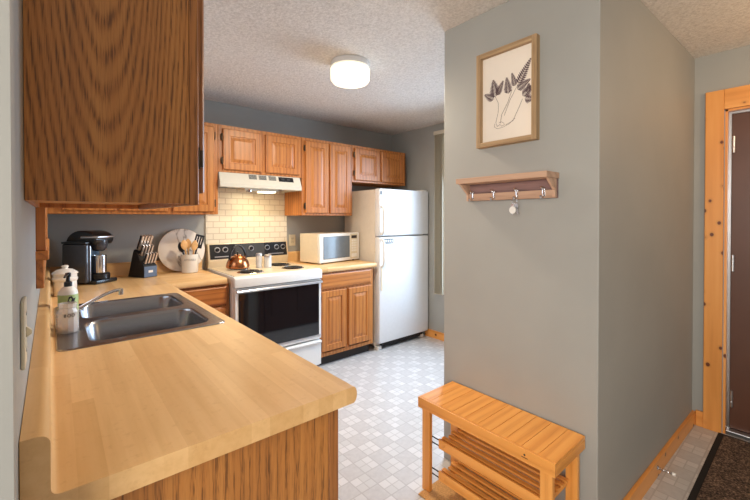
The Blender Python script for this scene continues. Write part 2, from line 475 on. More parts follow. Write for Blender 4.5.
# ------------------------------------------------------------------ the setting
CEIL, YB, XR, XL = 2.42, 3.53, 3.265, -0.05
PX, PY0, PY1 = 1.672, 0.574, 1.372       # the grey wall block in the middle
EX, EY = 3.22, 0.536                     # entry wall plane
struct('floor', B().box(-2.0, 3.6, -2.6, 3.7, -0.06, 0.0), 'floor')
struct('ceiling', B().box(-2.0, 3.6, -2.6, 3.7, CEIL, CEIL + 0.08), 'ceiling')
struct('wall_back', B().box(-0.2, 3.45, YB, YB + 0.14, 0, CEIL), 'wall')
# left wall with the window over the sink
WY0, WY1, WZ0, WZ1 = 1.86, 2.76, 1.25, 2.1
bl = B().box(-0.19, XL, 0.71, WY0, 0, CEIL).box(-0.19, XL, WY1, YB, 0, CEIL).box(-0.19, XL, WY0, WY1, 0, WZ0).box(-0.19, XL, WY0, WY1, WZ1, CEIL)
struct('wall_left', bl, 'wall')
struct('wall_front', B().box(-2.0, -0.19, 0.71, 0.85, 0, CEIL), 'wall')
struct('wall_side', B().box(-2.1, -2.0, -2.6, 0.85, 0, CEIL), 'wall')
# right kitchen wall with its tall window
RY0, RY1, RZ0, RZ1 = 1.56, 2.60, 0.56, 2.22
br_ = B().box(XR, XR + 0.12, 1.3, RY0, 0, CEIL).box(XR, XR + 0.12, RY1, YB, 0, CEIL).box(XR, XR + 0.12, RY0, RY1, 0, RZ0).box(XR, XR + 0.12, RY0, RY1, RZ1, CEIL)
struct('wall_right', br_, 'wall')
# central wall block (closet)
struct('wall_center', B().prism([(PX, PY0), (EX, EY), (XR + 0.03, EY), (XR + 0.03, PY1), (PX, PY1)], 2, 0, CEIL, 0.004, 2), 'wall')
# entry wall with a door opening
DY0, DY1, DZ = -0.54, 0.385, 2.05
be = B().box(EX, EX + 0.12, DY1, EY + 0.02, 0, CEIL).box(EX, EX + 0.12, -2.6, DY0, 0, CEIL).box(EX, EX + 0.12, DY0, DY1, DZ, CEIL)
struct('wall_entry', be, 'wall')
# baseboards
def along_block(y_off, x0, x1):      # points on the slightly skewed front face of the block
    k = (EY - PY0) / (EX - PX)
    return (x0, PY0 + k * (x0 - PX) - y_off), (x1, PY0 + k * (x1 - PX) - y_off)
a, b_ = along_block(0.0, PX, EX); c_, d_ = along_block(0.018, PX, EX)
struct('baseboard_center', B().prism([c_, d_, b_, a], 2, 0, 0.088, 0.003), 'pine_x')
struct('baseboard_entry', B().box(EX - 0.018, EX, 0.478, EY - 0.02, 0, 0.1, 0.003), 'pine_y')
struct('baseboard_right', B().box(XR - 0.015, XR, PY1, 2.95, 0, 0.085, 0.003), 'pine_y')
struct('baseboard_kitchen', B().box(2.72, XR - 0.02, PY1, PY1 + 0.015, 0, 0.085, 0.003), 'pine_x')
# window over the sink
def window(name, y0, y1, z0, z1, xin, xout, mat, sgn, mull=True):
    e = bpy.data.objects.new(name, None); COL.objects.link(e); e['kind'] = 'structure'; e.location = ((xin + xout) / 2, (y0 + y1) / 2, z0)
    xm = xin + (xout - xin) * 0.6; t = 0.045
    f = B()
    lo, hi = min(xm - 0.02, xm + 0.02), max(xm - 0.02, xm + 0.02)
    f.box(lo, hi, y0, y0 + t, z0, z1).box(lo, hi, y1 - t, y1, z0, z1).box(lo, hi, y0 + t, y1 - t, z0, z0 + t).box(lo, hi, y0 + t, y1 - t, z1 - t, z1)
    if mull: f.box(lo, hi, (y0 + y1) / 2 - 0.02, (y0 + y1) / 2 + 0.02, z0 + t, z1 - t)
    obj('window_frame', f, mat, e)
    obj('pane', B().box(xm - 0.003, xm + 0.003, y0 + t, y1 - t, z0 + t, z1 - t), 'pane', e)
    return e
w1 = window('window_1', WY0, WY1, WZ0, WZ1, XL, -0.19, 'oak_z', 1)
cz = 0.028
cas = B().box(XL, XL + cz, WY0 - 0.06, WY0, 1.25, WZ1 + 0.06, 0.003).box(XL, XL + cz, WY1, WY1 + 0.06, 1.25, WZ1 + 0.06, 0.003).box(XL, XL + cz, WY0, WY1, WZ1, WZ1 + 0.06, 0.003)
obj('casing', cas, 'oak_z', w1)
obj('sill', B().box(-0.12, XL + 0.036, WY0 - 0.085, WY1 + 0.085, 1.218, 1.25, 0.004), 'oak_y', w1)
obj('apron', B().box(XL, XL + 0.022, WY0 - 0.06, WY1 + 0.06, 1.115, 1.218, 0.003), 'oak_y', w1)
# tall window of the right kitchen wall
w2 = window('window_2', RY0, RY1, RZ0, RZ1, XR, XR + 0.12, 'white_plastic', -1)
obj('casing', B().box(XR - 0.014, XR, RY0 - 0.05, RY0, RZ0 - 0.05, RZ1 + 0.05, 0.002).box(XR - 0.014, XR, RY1, RY1 + 0.05, RZ0 - 0.05, RZ1 + 0.05, 0.002)
    .box(XR - 0.014, XR, RY0, RY1, RZ1, RZ1 + 0.05, 0.002).box(XR - 0.014, XR, RY0, RY1, RZ0 - 0.05, RZ0, 0.002), 'ivory_plastic', w2)
# entry door with pine casing
d1 = bpy.data.objects.new('door_1', None); COL.objects.link(d1); d1['kind'] = 'structure'; d1.location = (EX + 0.05, DY1, 0)
obj('door_slab', B().box(EX + 0.045, EX + 0.09, DY0 + 0.022, DY1 - 0.026, 0.03, DZ - 0.024, 0.003), 'door_brown', d1)
jm = B().box(EX, EX + 0.12, DY1 - 0.012, DY1, 0, DZ).box(EX, EX + 0.12, DY0, DY0 + 0.012, 0, DZ).box(EX, EX + 0.12, DY0, DY1, DZ - 0.012, DZ)
obj('jamb', jm, 'pine_z', d1)
fr = B().box(EX + 0.03, EX + 0.045, DY1 - 0.026, DY1 - 0.013, 0.02, DZ - 0.013).box(EX + 0.03, EX + 0.045, DY0 + 0.013, DY0 + 0.026, 0.02, DZ - 0.013).box(EX + 0.03, EX + 0.045, DY0 + 0.026, DY1 - 0.026, DZ - 0.026, DZ - 0.013)
obj('weatherstrip', fr, 'brushed', d1)
for hz in (0.22, 1.08, 1.83):
    h = B()
    for k in range(3): h.cyl((EX + 0.034, DY1 - 0.036, hz - 0.05 + k * 0.036), (EX + 0.034, DY1 - 0.036, hz - 0.02 + k * 0.036), 0.008, n=12)
    h.box(EX + 0.034, EX + 0.046, DY1 - 0.042, DY1 - 0.030, hz - 0.05, hz + 0.05)
    obj('hinge', h, 'brushed', d1, True)
obj('threshold', B().box(EX - 0.005, EX + 0.11, DY0 + 0.013, DY1 - 0.013, 0.0, 0.028, 0.004), 'brushed', d1)
kb = B().cyl((EX + 0.045, -0.44, 1.0), (EX + 0.0, -0.44, 1.0), 0.012).lathe([(0, 0), (0.02, 0.004), (0.029, 0.02), (0.024, 0.036), (0, 0.042)], (EX + 0.005, -0.44, 1.0), 20, Matrix.Rotation(-PI / 2, 4, 'Y'))
obj('door_knob', kb, 'chrome', d1, True)
struct('trim_1', B().box(EX - 0.022, EX, DY1 + 0.004, DY1 + 0.093, 0, DZ + 0.125, 0.003), 'pine_z')
struct('trim_2', B().box(EX - 0.022, EX, DY0 - 0.09, DY1 + 0.004, DZ, DZ + 0.125, 0.003), 'pine_y')
struct('trim_3', B().box(EX - 0.022, EX, DY0 - 0.093, DY0 - 0.004, 0, DZ, 0.003), 'pine_z')
# brown closet door on the kitchen side of the block (seen mirrored in the oven door)
d2 = bpy.data.objects.new('door_2', None); COL.objects.link(d2); d2['kind'] = 'structure'; d2.location = (2.2, PY1, 0)
sl = B().box(1.86, 2.62, PY1, PY1 + 0.03, 0.01, 2.03, 0.002)
for px0 in (1.94, 2.28):
    for z0, z1 in ((0.2, 0.85), (1.0, 1.55), (1.65, 1.92)): sl.box(px0, px0 + 0.26, PY1 + 0.024, PY1 + 0.038, z0, z1, 0.006)
obj('door_slab', sl, 'closet_brown', d2)
obj('casing', B().box(1.79, 1.855, PY1, PY1 + 0.018, 0, 2.1, 0.002).box(2.625, 2.69, PY1, PY1 + 0.018, 0, 2.1, 0.002).box(1.855, 2.625, PY1, PY1 + 0.018, 2.035, 2.1, 0.002), 'closet_brown', d2)

# ------------------------------------------------------------------ cabinets
def door_panel(b, a0, a1, z0, z1, d, face, th=0.019, arch=0):
    """raised-panel door; (a,z) in the door plane, d = plane of the door's front; face '-y' or '+x'"""
    def mk(a, z, dep):
        return (a, d + dep, z) if face == '-y' else (d - dep, a, z)
    st = min(0.055, (a1 - a0) * 0.2)
    seq = [(0, th), (0, 0.005), (0.005, 0.0), (st, 0.0), (st + 0.004, 0.0075), (st + 0.010, 0.0075), (st + 0.036, 0.0015), (st + 0.040, 0.0015)]
    loops = [[mk(a0 + i, z0 + i, dep), mk(a1 - i, z0 + i, dep), mk(a1 - i, z1 - i, dep), mk(a0 + i, z1 - i, dep)] for i, dep in [(x, y) for x, y in seq]]
    return b.rings(loops)
def flat_front(b, a0, a1, z0, z1, d, face, th=0.019):
    def mk(a, z, dep):
        return (a, d + dep, z) if face == '-y' else (d - dep, a, z)
    seq = [(0, th), (0, 0.007), (0.012, 0.0)]
    return b.rings([[mk(a0 + i, z0 + i, dep), mk(a1 - i, z0 + i, dep), mk(a1 - i, z1 - i, dep), mk(a0 + i, z1 - i, dep)] for i, dep in seq])
def hinge_y(parent, x, y, z, h=0.05):
    b = B().cyl((x, y, z - h / 2), (x, y, z + h / 2), 0.005, n=10).box(x - 0.012, x, y + 0.002, y + 0.006, z - h / 2, z + h / 2, 0.001)
    for s in (-1, 1): b.lathe([(0, -0.007), (0.0062, -0.003), (0.0062, 0.003), (0, 0.007)], (x, y, z + s * h / 2), 10)
    obj('hinge', b, 'bronze', parent, True)
def frame_y(x0, x1, z0, z1, y, stiles, rail=0.035, th=0.019):
    """face frame made of stiles (list of x ranges) and two rails"""
    b = B()
    for s0, s1 in stiles: b.box(s0, s1, y, y + th, z0, z1, 0.0015, 1)
    for (a0, a1), (c0, c1) in zip(stiles, stiles[1:]):
        b.box(a1, c0, y + 0.0005, y + th, z1 - rail, z1, 0.001, 1).box(a1, c0, y + 0.0005, y + th, z0, z0 + rail, 0.001, 1)
    return b
def wall_cabinet(name, label, x0, x1, z0, z1, doors, hinges, group=None, yf=3.17, under='oak_inside'):
    t = thing(name, label, 'cabinet', ((x0 + x1) / 2, (yf + YB) / 2, z0), 0, group)
    e = 0.001
    b = B().box(x0 + e, x0 + 0.017, yf + 0.019, YB - 0.001, z0, z1).box(x1 - 0.017, x1 - e, yf + 0.019, YB - 0.001, z0, z1)
    b.box(x0 + 0.017, x1 - 0.017, yf + 0.019, YB - 0.001, z1 - 0.017, z1).box(x0 + 0.017, x1 - 0.017, YB - 0.012, YB - 0.001, z0, z1 - 0.017)
    obj('body', b, 'oak_z', t)
    obj('bottom_panel', B().box(x0 + 0.017, x1 - 0.017, yf + 0.019, YB - 0.012, z0 + 0.012, z0 + 0.026), under, t)
    st = [(x0, doors[0][0] + 0.012)]
    for (a0, a1), (c0, c1) in zip(doors, doors[1:]): st.append((a1 - 0.012, c0 + 0.012))
    st.append((doors[-1][1] - 0.012, x1))
    st = [(x0 + e, st[0][1])] + st[1:-1] + [(st[-1][0], x1 - e)]
    obj('face_frame', frame_y(x0, x1, z0, z1, yf, st), 'oak_z', t)
    for i, (a0, a1) in enumerate(doors):
        dd = obj('door', door_panel(B(), a0, a1, z0 + 0.022, z1 - 0.03, yf - 0.02, '-y'), 'oak_z', t)
        s = hinges[i]
        if s:
            for hz in (z0 + 0.022 + 0.07, z1 - 0.03 - 0.07): hinge_y(dd, (a0 - 0.005) if s < 0 else (a1 + 0.005), yf - 0.012, hz)
    return t
# cabinet near the camera, hung on the left wall, seen from its end
LZ0, LZ1 = 1.405, 2.135
t = thing('wall_cabinet', 'large oak wall cabinet close up on the left, arched grain on its end panel', 'cabinet', (0.1, 1.4, LZ0))
obj('end_panel', B().box(XL + 0.001, 0.259, 1.04, 1.052, LZ0, LZ1), 'oak_panel', t)
obj('body', B().box(XL + 0.001, 0.259, 1.768, 1.78, LZ0, LZ1).box(XL + 0.001, 0.259, 1.052, 1.768, LZ1 - 0.015, LZ1).box(XL + 0.001, XL + 0.012, 1.052, 1.768, LZ0, LZ1 - 0.015), 'oak_z', t)
obj('bottom_panel', B().box(XL + 0.012, 0.259, 1.052, 1.768, LZ0 + 0.016, LZ0 + 0.028), 'oak_inside', t)
ff = B().box(0.2595, 0.282, 1.0395, 1.085, LZ0 - 0.003, LZ1, 0.0015, 1).box(0.2595, 0.282, 1.735, 1.78, LZ0 - 0.003, LZ1, 0.0015, 1).box(0.2595, 0.2815, 1.085, 1.735, LZ0 - 0.003, LZ0 + 0.035, 0.001, 1).box(0.2595, 0.2815, 1.085, 1.735, LZ1 - 0.035, LZ1, 0.001, 1).box(0.2595, 0.2815, 1.39, 1.43, LZ0 + 0.035, LZ1 - 0.035)
obj('face_frame', ff, 'oak_stile', t)
for i, (a0, a1) in enumerate(((1.062, 1.402), (1.418, 1.758))):
    dd = obj('door', door_panel(B(), a0, a1, LZ0 + 0.03, LZ1 - 0.03, 0.304, '+x'), 'oak_stile', t)
    if i == 0:
        for hz in (1.525, 2.02):
            hb = B().cyl((0.293, 1.056, hz - 0.022), (0.293, 1.056, hz + 0.022), 0.0055, n=10).box(0.283, 0.287, 1.042, 1.06, hz - 0.028, hz + 0.028, 0.001)
            obj('hinge', hb, 'bronze', dd, True)
wall_cabinet('wall_cabinet', 'oak wall cabinet in the far left corner above the coffee maker and knife block', XL - 0.028, 1.0, 1.395, 2.132, [(0.02, 0.31), (0.325, 0.63), (0.665, 0.968)], [0, -1, 1], None)
wall_cabinet('wall_cabinet', 'short oak wall cabinet with two doors directly above the range hood', 1.0, 1.766, 1.745, 2.132, [(1.036, 1.366), (1.402, 1.742)], [-1, 0], None)
wall_cabinet('wall_cabinet', 'tall two-door oak wall cabinet above the white microwave', 1.766, 2.362, 1.39, 2.132, [(1.803, 2.062), (2.078, 2.338)], [-1, 0], None)
wall_cabinet('wall_cabinet', 'short oak wall cabinet with two doors above the refrigerator', 2.362, 3.15, 1.745, 2.132, [(2.392, 2.738), (2.764, 3.118)], [-1, 0], None)

# base cabinets
def base_box(x0, x1, y0, y1, b=None):
    return (b or B()).box(x0, x1, y0, y1, 0.095, 0.868)
# peninsula run
t = thing('base_cabinet', 'long oak base cabinet run under the sink worktop, plain end panel facing the camera', 'cabinet', (0.25, 1.8, 0))
obj('body', B().box(XL + 0.02, 0.556, 0.853, 2.86, 0.095, 0.12).box(XL + 0.005, XL + 0.02, 0.853, YB - 0.002, 0.095, 0.868).box(XL + 0.02, 0.556, 2.845, 2.86, 0.12, 0.868).box(XL + 0.02, 0.556, 1.53, 1.545, 0.12, 0.868), 'oak_z', t)
obj('end_panel', B().box(XL + 0.005, 0.546, 0.838, 0.852, 0.0, 0.868), 'oak_end', t)
obj('corner_stile', B().box(0.5465, 0.577, 0.836, 0.88, 0.0, 0.868, 0.0015, 1), 'oak_stile', t)
pf = B().box(0.557, 0.576, 0.88, 2.86, 0.83, 0.868).box(0.557, 0.576, 0.88, 2.86, 0.095, 0.13)
for yy in (1.17, 1.525, 1.98, 2.43, 2.82): pf.box(0.557, 0.576, yy, yy + 0.04, 0.13, 0.83)
obj('face_frame', pf, 'oak_z', t)
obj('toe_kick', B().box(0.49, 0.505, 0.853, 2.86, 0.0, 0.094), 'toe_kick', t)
for a0, a1 in ((0.885, 1.175), (1.205, 1.53), (1.56, 1.985), (2.015, 2.435), (2.465, 2.825)):
    obj('door', door_panel(B(), a0, a1, 0.12, 0.84, 0.596, '+x'), 'oak_z', t)
# drawers left of the range
t = thing('base_cabinet', 'oak drawer base cabinet between the sink corner and the range', 'cabinet', (0.8, 3.2, 0))
obj('body', B().box(0.58, 0.6, 2.93, YB - 0.002, 0.095, 0.868).box(0.98, 0.995, 2.93, YB - 0.002, 0.095, 0.868).box(0.6, 0.98, 2.93, YB - 0.002, 0.095, 0.11), 'oak_z', t)
obj('face_frame', B().box(0.58, 0.625, 2.911, 2.93, 0.095, 0.868, 0.001, 1).box(0.962, 0.995, 2.911, 2.93, 0.095, 0.868, 0.001, 1).box(0.625, 0.962, 2.911, 2.93, 0.845, 0.868).box(0.625, 0.962, 2.911, 2.93, 0.69, 0.72).box(0.625, 0.962, 2.911, 2.93, 0.095, 0.13), 'oak_stile', t)
for z0, z1 in ((0.715, 0.852), (0.50, 0.695), (0.31, 0.485), (0.12, 0.295)):
    obj('drawer', flat_front(B(), 0.612, 0.972, z0, z1, 2.89, '-y'), 'oak_x', t)
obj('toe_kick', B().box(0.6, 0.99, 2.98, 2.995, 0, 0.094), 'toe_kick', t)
# cabinet right of the range
t = thing('base_cabinet', 'oak base cabinet with one drawer over two doors under the microwave', 'cabinet', (2.1, 3.2, 0))
obj('body', B().box(1.782, 1.797, 2.93, YB - 0.002, 0.095, 0.868).box(2.415, 2.43, 2.93, YB - 0.002, 0.095, 0.868).box(1.797, 2.415, 2.93, YB - 0.002, 0.095, 0.11), 'oak_z', t)
obj('face_frame', frame_y(1.782, 2.43, 0.095, 0.868, 2.911, [(1.782, 1.83), (2.085, 2.125), (2.38, 2.43)]).box(1.83, 2.085, 2.912, 2.93, 0.685, 0.73).box(2.125, 2.38, 2.912, 2.93, 0.685, 0.73), 'oak_z', t)
obj('drawer', flat_front(B(), 1.815, 2.395, 0.715, 0.853, 2.89, '-y'), 'oak_x', t)
for i, (a0, a1) in enumerate(((1.815, 2.092), (2.116, 2.395))):
    dd = obj('door', door_panel(B(), a0, a1, 0.145, 0.695, 2.89, '-y'), 'oak_z', t)
    if i == 0:
        for hz in (0.21, 0.63): hinge_y(dd, a0 - 0.005, 2.899, hz)
obj('toe_kick', B().box(1.79, 2.425, 2.975, 2.99, 0, 0.094), 'toe_kick', t)

# ------------------------------------------------------------------ worktops
ZT, ZU = 0.914, 0.87
XF, YN = 0.617, 0.806
def bull(x, z0, z1, n=6):     # bullnose at +x
    r = (z1 - z0) / 2; c = (z0 + z1) / 2
    return [(x - r * 0.55 + r * 0.55 * math.sin(PI * k / n), c - r * math.cos(PI * k / n)) for k in range(n + 1)]
def splash_prof(xw, xf, zt):  # rounded backsplash top and cove into the worktop
    p = []
    for k in range(7):        # top front round
        a = PI / 2 * k / 6; p.append((xf - 0.016 + 0.016 * math.cos(a), zt - 0.016 + 0.016 * math.sin(a)))
    p.append((xw, zt))
    return p
t = thing('worktop', 'L-shaped maple-look laminate worktop with curved backsplash around the steel sink', 'worktop', (0.25, 1.8, ZU))
xw, xs = XL + 0.001, -0.012
cove = [(xs + 0.012 - 0.012 * math.sin(PI / 2 * k / 4), ZT + 0.012 - 0.012 * math.cos(PI / 2 * k / 4)) for k in range(5)]
leftprof = cove + splash_prof(xw, xs, 1.018)
full = [(xw, ZU)] + bull(XF, ZU, ZT) + leftprof
SX0, SX1, SY0, SY1 = 0.012, 0.545, 1.672, 2.476
b = B().prism(full, 1, YN, SY0)
b.prism([(xw, ZU), (SX0, ZU), (SX0, ZT)] + leftprof, 1, SY0, SY1)
b.prism([(SX1, ZU)] + bull(XF, ZU, ZT) + [(SX1, ZT)], 1, SY0, SY1)
b.prism(full, 1, SY1, 2.885)
b.prism([(xw, ZU), (XF - 0.012, ZU), (XF - 0.012, ZT)] + leftprof, 1, 2.885, YB - 0.001)
obj('worktop_slab', b, 'worktop', t, True, angle=35)
yb = YB - 0.001
bp = [(yb, ZU), (2.885, ZU)] + [(2.885 - 0.012 * math.sin(PI * k / 6), (ZU + ZT) / 2 - 0.022 * math.cos(PI * k / 6)) for k in range(1, 6)] + [(2.885, ZT)]
bsp = [(3.492 - 0.012 + 0.012 * math.sin(PI / 2 * k / 4), ZT + 0.012 - 0.012 * math.cos(PI / 2 * k / 4)) for k in range(5)] + [(3.492 + 0.016 - 0.016 * math.cos(PI / 2 * k / 6), 1.002 + 0.016 * math.sin(PI / 2 * k / 6)) for k in range(7)] + [(yb, 1.018)]
b = B().prism(bp + bsp, 0, XF - 0.012, 0.996)
b.prism(bsp + [(yb, ZT)], 0, xs, XF - 0.012)
obj('worktop_wing', b, 'worktop_x', t, True, angle=35)
t2 = thing('worktop', 'short maple-look worktop holding the microwave beside the refrigerator', 'worktop', (2.1, 3.2, ZU))
obj('worktop_slab', B().prism(bp + bsp, 0, 1.782, 2.452), 'worktop_x', t2, True, angle=35)

# ------------------------------------------------------------------ sink and faucet
t = thing('kitchen_sink', 'double-bowl stainless steel sink set into the worktop', 'sink', (0.28, 2.07, ZT))
ZR = ZT + 0.005
def rrect(x0, x1, y0, y1, r, z, n=6):
    pts = []
    for cx, cy, a0 in ((x1 - r, y0 + r, -PI / 2), (x1 - r, y1 - r, 0), (x0 + r, y1 - r, PI / 2), (x0 + r, y0 + r, PI)):
        for k in range(n + 1):
            a = a0 + PI / 2 * k / n; pts.append((cx + r * math.cos(a), cy + r * math.sin(a), z))
    return pts
X0, X1, Y0, Y1 = 0.006, 0.562, 1.655, 2.492
# bowls: (x0,x1,y0,y1)
bowls = ((0.092, 0.522, 1.695, 2.045), (0.092, 0.522, 2.105, 2.455))
# deck plate with two openings, built as a filled bmesh
def deck():
    bm = bmesh.new(); edges = []
    for lp in [rrect(X0, X1, Y0, Y1, 0.03, ZR)] + [rrect(*q, 0.06, ZR) for q in bowls]:
        vs = [bm.verts.new(p) for p in lp]
        for i in range(len(vs)): edges.append(bm.edges.new((vs[i], vs[(i + 1) % len(vs)])))
    bmesh.ops.triangle_fill(bm, use_beauty=True, use_dissolve=False, edges=edges)
    bmesh.ops.recalc_face_normals(bm, faces=list(bm.faces))
    return bm
b = B(); dk = deck(); b._merge(dk)
b.rings([rrect(X0, X1, Y0, Y1, 0.03, ZR), rrect(X0 - 0.003, X1 + 0.003, Y0 - 0.003, Y1 + 0.003, 0.032, ZR - 0.002), rrect(X0 - 0.004, X1 + 0.004, Y0 - 0.004, Y1 + 0.004, 0.033, ZT + 0.0003)], False, False)
obj('deck', b, 'sink', t, True, angle=50)
for q in bowls:
    x0, x1, y0, y1 = q; lps = [rrect(x0, x1, y0, y1, 0.06, ZR)]
    for i, dz in ((0.004, 0.002), (0.009, 0.012), (0.018, 0.10), (0.026, 0.148), (0.045, 0.168), (0.08, 0.175)):
        lps.append(rrect(x0 + i, x1 - i, y0 + i, y1 - i, 0.06, ZR - dz))
    bo = obj('bowl', B().rings(lps, False, True), 'sink', t, True, angle=60)
    cx, cy = (x0 + x1) / 2, (y0 + y1) / 2
    obj('strainer', B().lathe([(0.0, -0.1745), (0.02, -0.1745), (0.022, -0.172), (0.04, -0.170), (0.043, -0.1745)], (cx, cy, ZR), 24), 'chrome', bo, True)
FX, FY = 0.05, 2.075
t = thing('faucet', 'low chrome swivel faucet reaching over the back sink bowl', 'faucet', (FX, FY, ZR))
obj('base_plate', B().lathe([(0, 0), (0.028, 0), (0.028, 0.008), (0.02, 0.014), (0.0185, 0.05), (0.016, 0.058), (0, 0.06)], (FX, FY, ZR + 0.0005), 24), 'chrome', t, True)
sp = [(FX, FY, ZR + 0.03), (FX + 0.03, FY + 0.007, ZR + 0.052), (FX + 0.08, FY + 0.02, ZR + 0.078), (FX + 0.13, FY + 0.033, ZR + 0.100), (FX + 0.165, FY + 0.042, ZR + 0.110), (FX + 0.19, FY + 0.048, ZR + 0.111)]
spo = obj('spout', B().tube(sp, [0.010, 0.009, 0.0075, 0.007, 0.007, 0.007], 14), 'chrome', t, True)
obj('aerator', B().cyl((FX + 0.188, FY + 0.047, ZR + 0.115), (FX + 0.188, FY + 0.047, ZR + 0.088), 0.0115, 0.0105, 18), 'chrome', spo, True)
obj('handle', B().tube([(FX, FY, ZR + 0.06), (FX - 0.005, FY - 0.01, ZR + 0.075), (FX - 0.01, FY - 0.05, ZR + 0.088)], [0.012, 0.01, 0.007], 12), 'chrome', t, True)

# soap bottle and glass jar on the sink ledge
cx, cy, z = 0.044, 1.995, ZR + 0.0008
t = thing('soap_dispenser', 'white soap bottle with black pump and green label on the sink ledge', 'soap dispenser', (cx, cy, z))
bo = obj('bottle', B().lathe([(0, 0), (0.03, 0), (0.033, 0.004), (0.033, 0.135), (0.031, 0.148), (0.02, 0.162), (0.013, 0.167), (0, 0.167)], (cx, cy, z), 32), 'white_plastic', t, True)
obj('label', B().lathe([(0.0333, 0.03), (0.0335, 0.031), (0.0335, 0.134), (0.0333, 0.135)], (cx, cy, z), 32), 'green_label', bo, True)
s = B()
ang0 = math.atan2(-cy, -cx) + 0.12
def on_cyl(u, v, r): a = ang0 + u / r; return (cx + r * math.cos(a), cy + r * math.sin(a), z + v)
sil = [(-0.012, 0.08), (0.010, 0.08), (0.008, 0.095), (0.014, 0.10), (0.022, 0.122), (0.012, 0.120), (0.008, 0.130), (-0.002, 0.128), (-0.006, 0.113), (-0.014, 0.095)]
s.poly([on_cyl(u, v, 0.0342) for u, v in sil])
obj('label_print', s, 'label_dark', bo)
pu = B().lathe([(0, 0.167), (0.014, 0.167), (0.014, 0.184), (0.008, 0.188), (0.006, 0.204), (0.010, 0.207), (0.010, 0.222), (0, 0.224)], (cx, cy, z), 20)
pu.tube([(cx, cy, z + 0.215), (cx - 0.008, cy - 0.022, z + 0.215), (cx - 0.012, cy - 0.034, z + 0.208)], [0.006, 0.005, 0.004], 10)
obj('pump', pu, 'black_plastic', t, True)
cx, cy = 0.040, 1.905
t = thing('glass_jar', 'small clear glass jar in front of the soap bottle on the sink ledge', 'jar', (cx, cy, z))
prof = [(0, 0), (0.032, 0), (0.034, 0.006), (0.034, 0.08), (0.030, 0.09), (0.028, 0.096), (0.030, 0.099), (0.030, 0.114), (0.027, 0.114), (0.027, 0.098), (0.031, 0.08), (0.031, 0.008), (0, 0.006)]
obj('jar_body', B().lathe(prof, (cx, cy, z), 12), 'jar_glass', t, False)
obj('soap_pieces', B().lathe([(0, 0.007), (0.0295, 0.008), (0.0300, 0.020), (0, 0.024)], (cx, cy, z), 12), plain('pink_brown_contents', lin(126, 84, 80), 0.5, var=0.4, scale=90), t, True)
lb = B(); ang0 = math.atan2(-cy, -cx) + 0.1
for u0, w_ in ((-0.014, 0.004), (-0.004, 0.009), (0.009, 0.009)):
    lp = [on_cyl(u0 + w_ * (0.5 + 0.5 * math.cos(2 * PI * k / 14)), 0.07 + 0.006 * math.sin(2 * PI * k / 14), 0.0346) for k in range(14)]
    lb.tube(lp, 0.0011, 5, True)
obj('print', lb, 'label_dark', t)

# canister
cx, cy, z = 0.054, 2.86, ZT + 0.0008
t = thing('canister', 'stacked white ceramic canister with a domed lid beside the window wall', 'canister', (cx, cy, z))
obj('lower_jar', B().lathe([(0, 0), (0.052, 0), (0.055, 0.005), (0.055, 0.088), (0.053, 0.092), (0, 0.092)], (cx, cy, z), 36).xform(Matrix.Translation((0, 0, z)) @ Matrix.Scale(0.9, 4, (0, 0, 1)) @ Matrix.Translation((0, 0, -z))), 'white_ceramic', t, True)
obj('upper_jar', B().lathe([(0, 0.0925), (0.056, 0.0925), (0.060, 0.098), (0.060, 0.112), (0.056, 0.117), (0.056, 0.138), (0, 0.138)], (cx, cy, z), 36).xform(Matrix.Translation((0, 0, z)) @ Matrix.Scale(0.9, 4, (0, 0, 1)) @ Matrix.Translation((0, 0, -z))), 'white_ceramic', t, True)
obj('lid', B().lathe([(0, 0.1385), (0.060, 0.1385), (0.062, 0.143), (0.058, 0.15), (0.036, 0.168), (0.014, 0.174), (0.014, 0.18), (0.018, 0.186), (0.014, 0.194), (0, 0.196)], (cx, cy, z), 36).xform(Matrix.Translation((0, 0, z)) @ Matrix.Scale(0.9, 4, (0, 0, 1)) @ Matrix.Translation((0, 0, -z))), 'white_ceramic', t, True)

# ------------------------------------------------------------------ coffee maker (local coords: front = -y)
KX, KY, KR = 0.20, 3.315, math.radians(40)
t = thing('coffee_maker', 'black single-cup coffee maker with silver lever in the back corner', 'coffee maker', (KX, KY, ZT + 0.0008), KR)
def arc_prof(x0, x1, z0, z1, r, n=6):
    p = []
    for cx_, cz_, a0 in ((x1 - r, z0 + r, -PI / 2), (x1 - r, z1 - r, 0), (x0 + r, z1 - r, PI / 2), (x0 + r, z0 + r, PI)):
        for k in range(n + 1): p.append((cx_ + r * math.cos(a0 + PI / 2 * k / n), cz_ + r * math.sin(a0 + PI / 2 * k / n)))
    return p
# side profile (y,z): back tower and overhanging head
prof = [(0.12, 0), (0.12, 0.27)] + [(0.0 + 0.12 * math.cos(PI / 2 * k / 8), 0.27 + 0.095 * math.sin(PI / 2 * k / 8)) for k in range(1, 9)] + [(-0.06, 0.360), (-0.10, 0.345), (-0.125, 0.315), (-0.125, 0.295), (-0.11, 0.27), (-0.02, 0.26), (0.0, 0.245), (0.0, 0)]
obj('body', B().prism(prof, 0, -0.075, 0.075, 0.012, 3), 'black_plastic', t, True, local=True)
obj('base', B().box(-0.085, 0.085, -0.14, 0.12, 0, 0.026, 0.006, 2), 'black_plastic', t, True, local=True)
obj('brew_column', B().box(-0.066, 0.066, -0.012, 0.004, 0.06, 0.258, 0.004), 'slate_plastic', t, True, local=True)
tr = B().lathe([(0, 0.026), (0.060, 0.026), (0.064, 0.030), (0.064, 0.062), (0.058, 0.068), (0, 0.068)], (0, -0.075, 0), 32)
obj('drip_tray', tr, 'black_plastic', t, True, local=True)
obj('brew_head', B().lathe([(0, 0.222), (0.030, 0.222), (0.045, 0.234), (0.052, 0.268), (0.052, 0.300), (0, 0.300)], (0, -0.075, 0), 28), 'smoke', t, True, local=True)
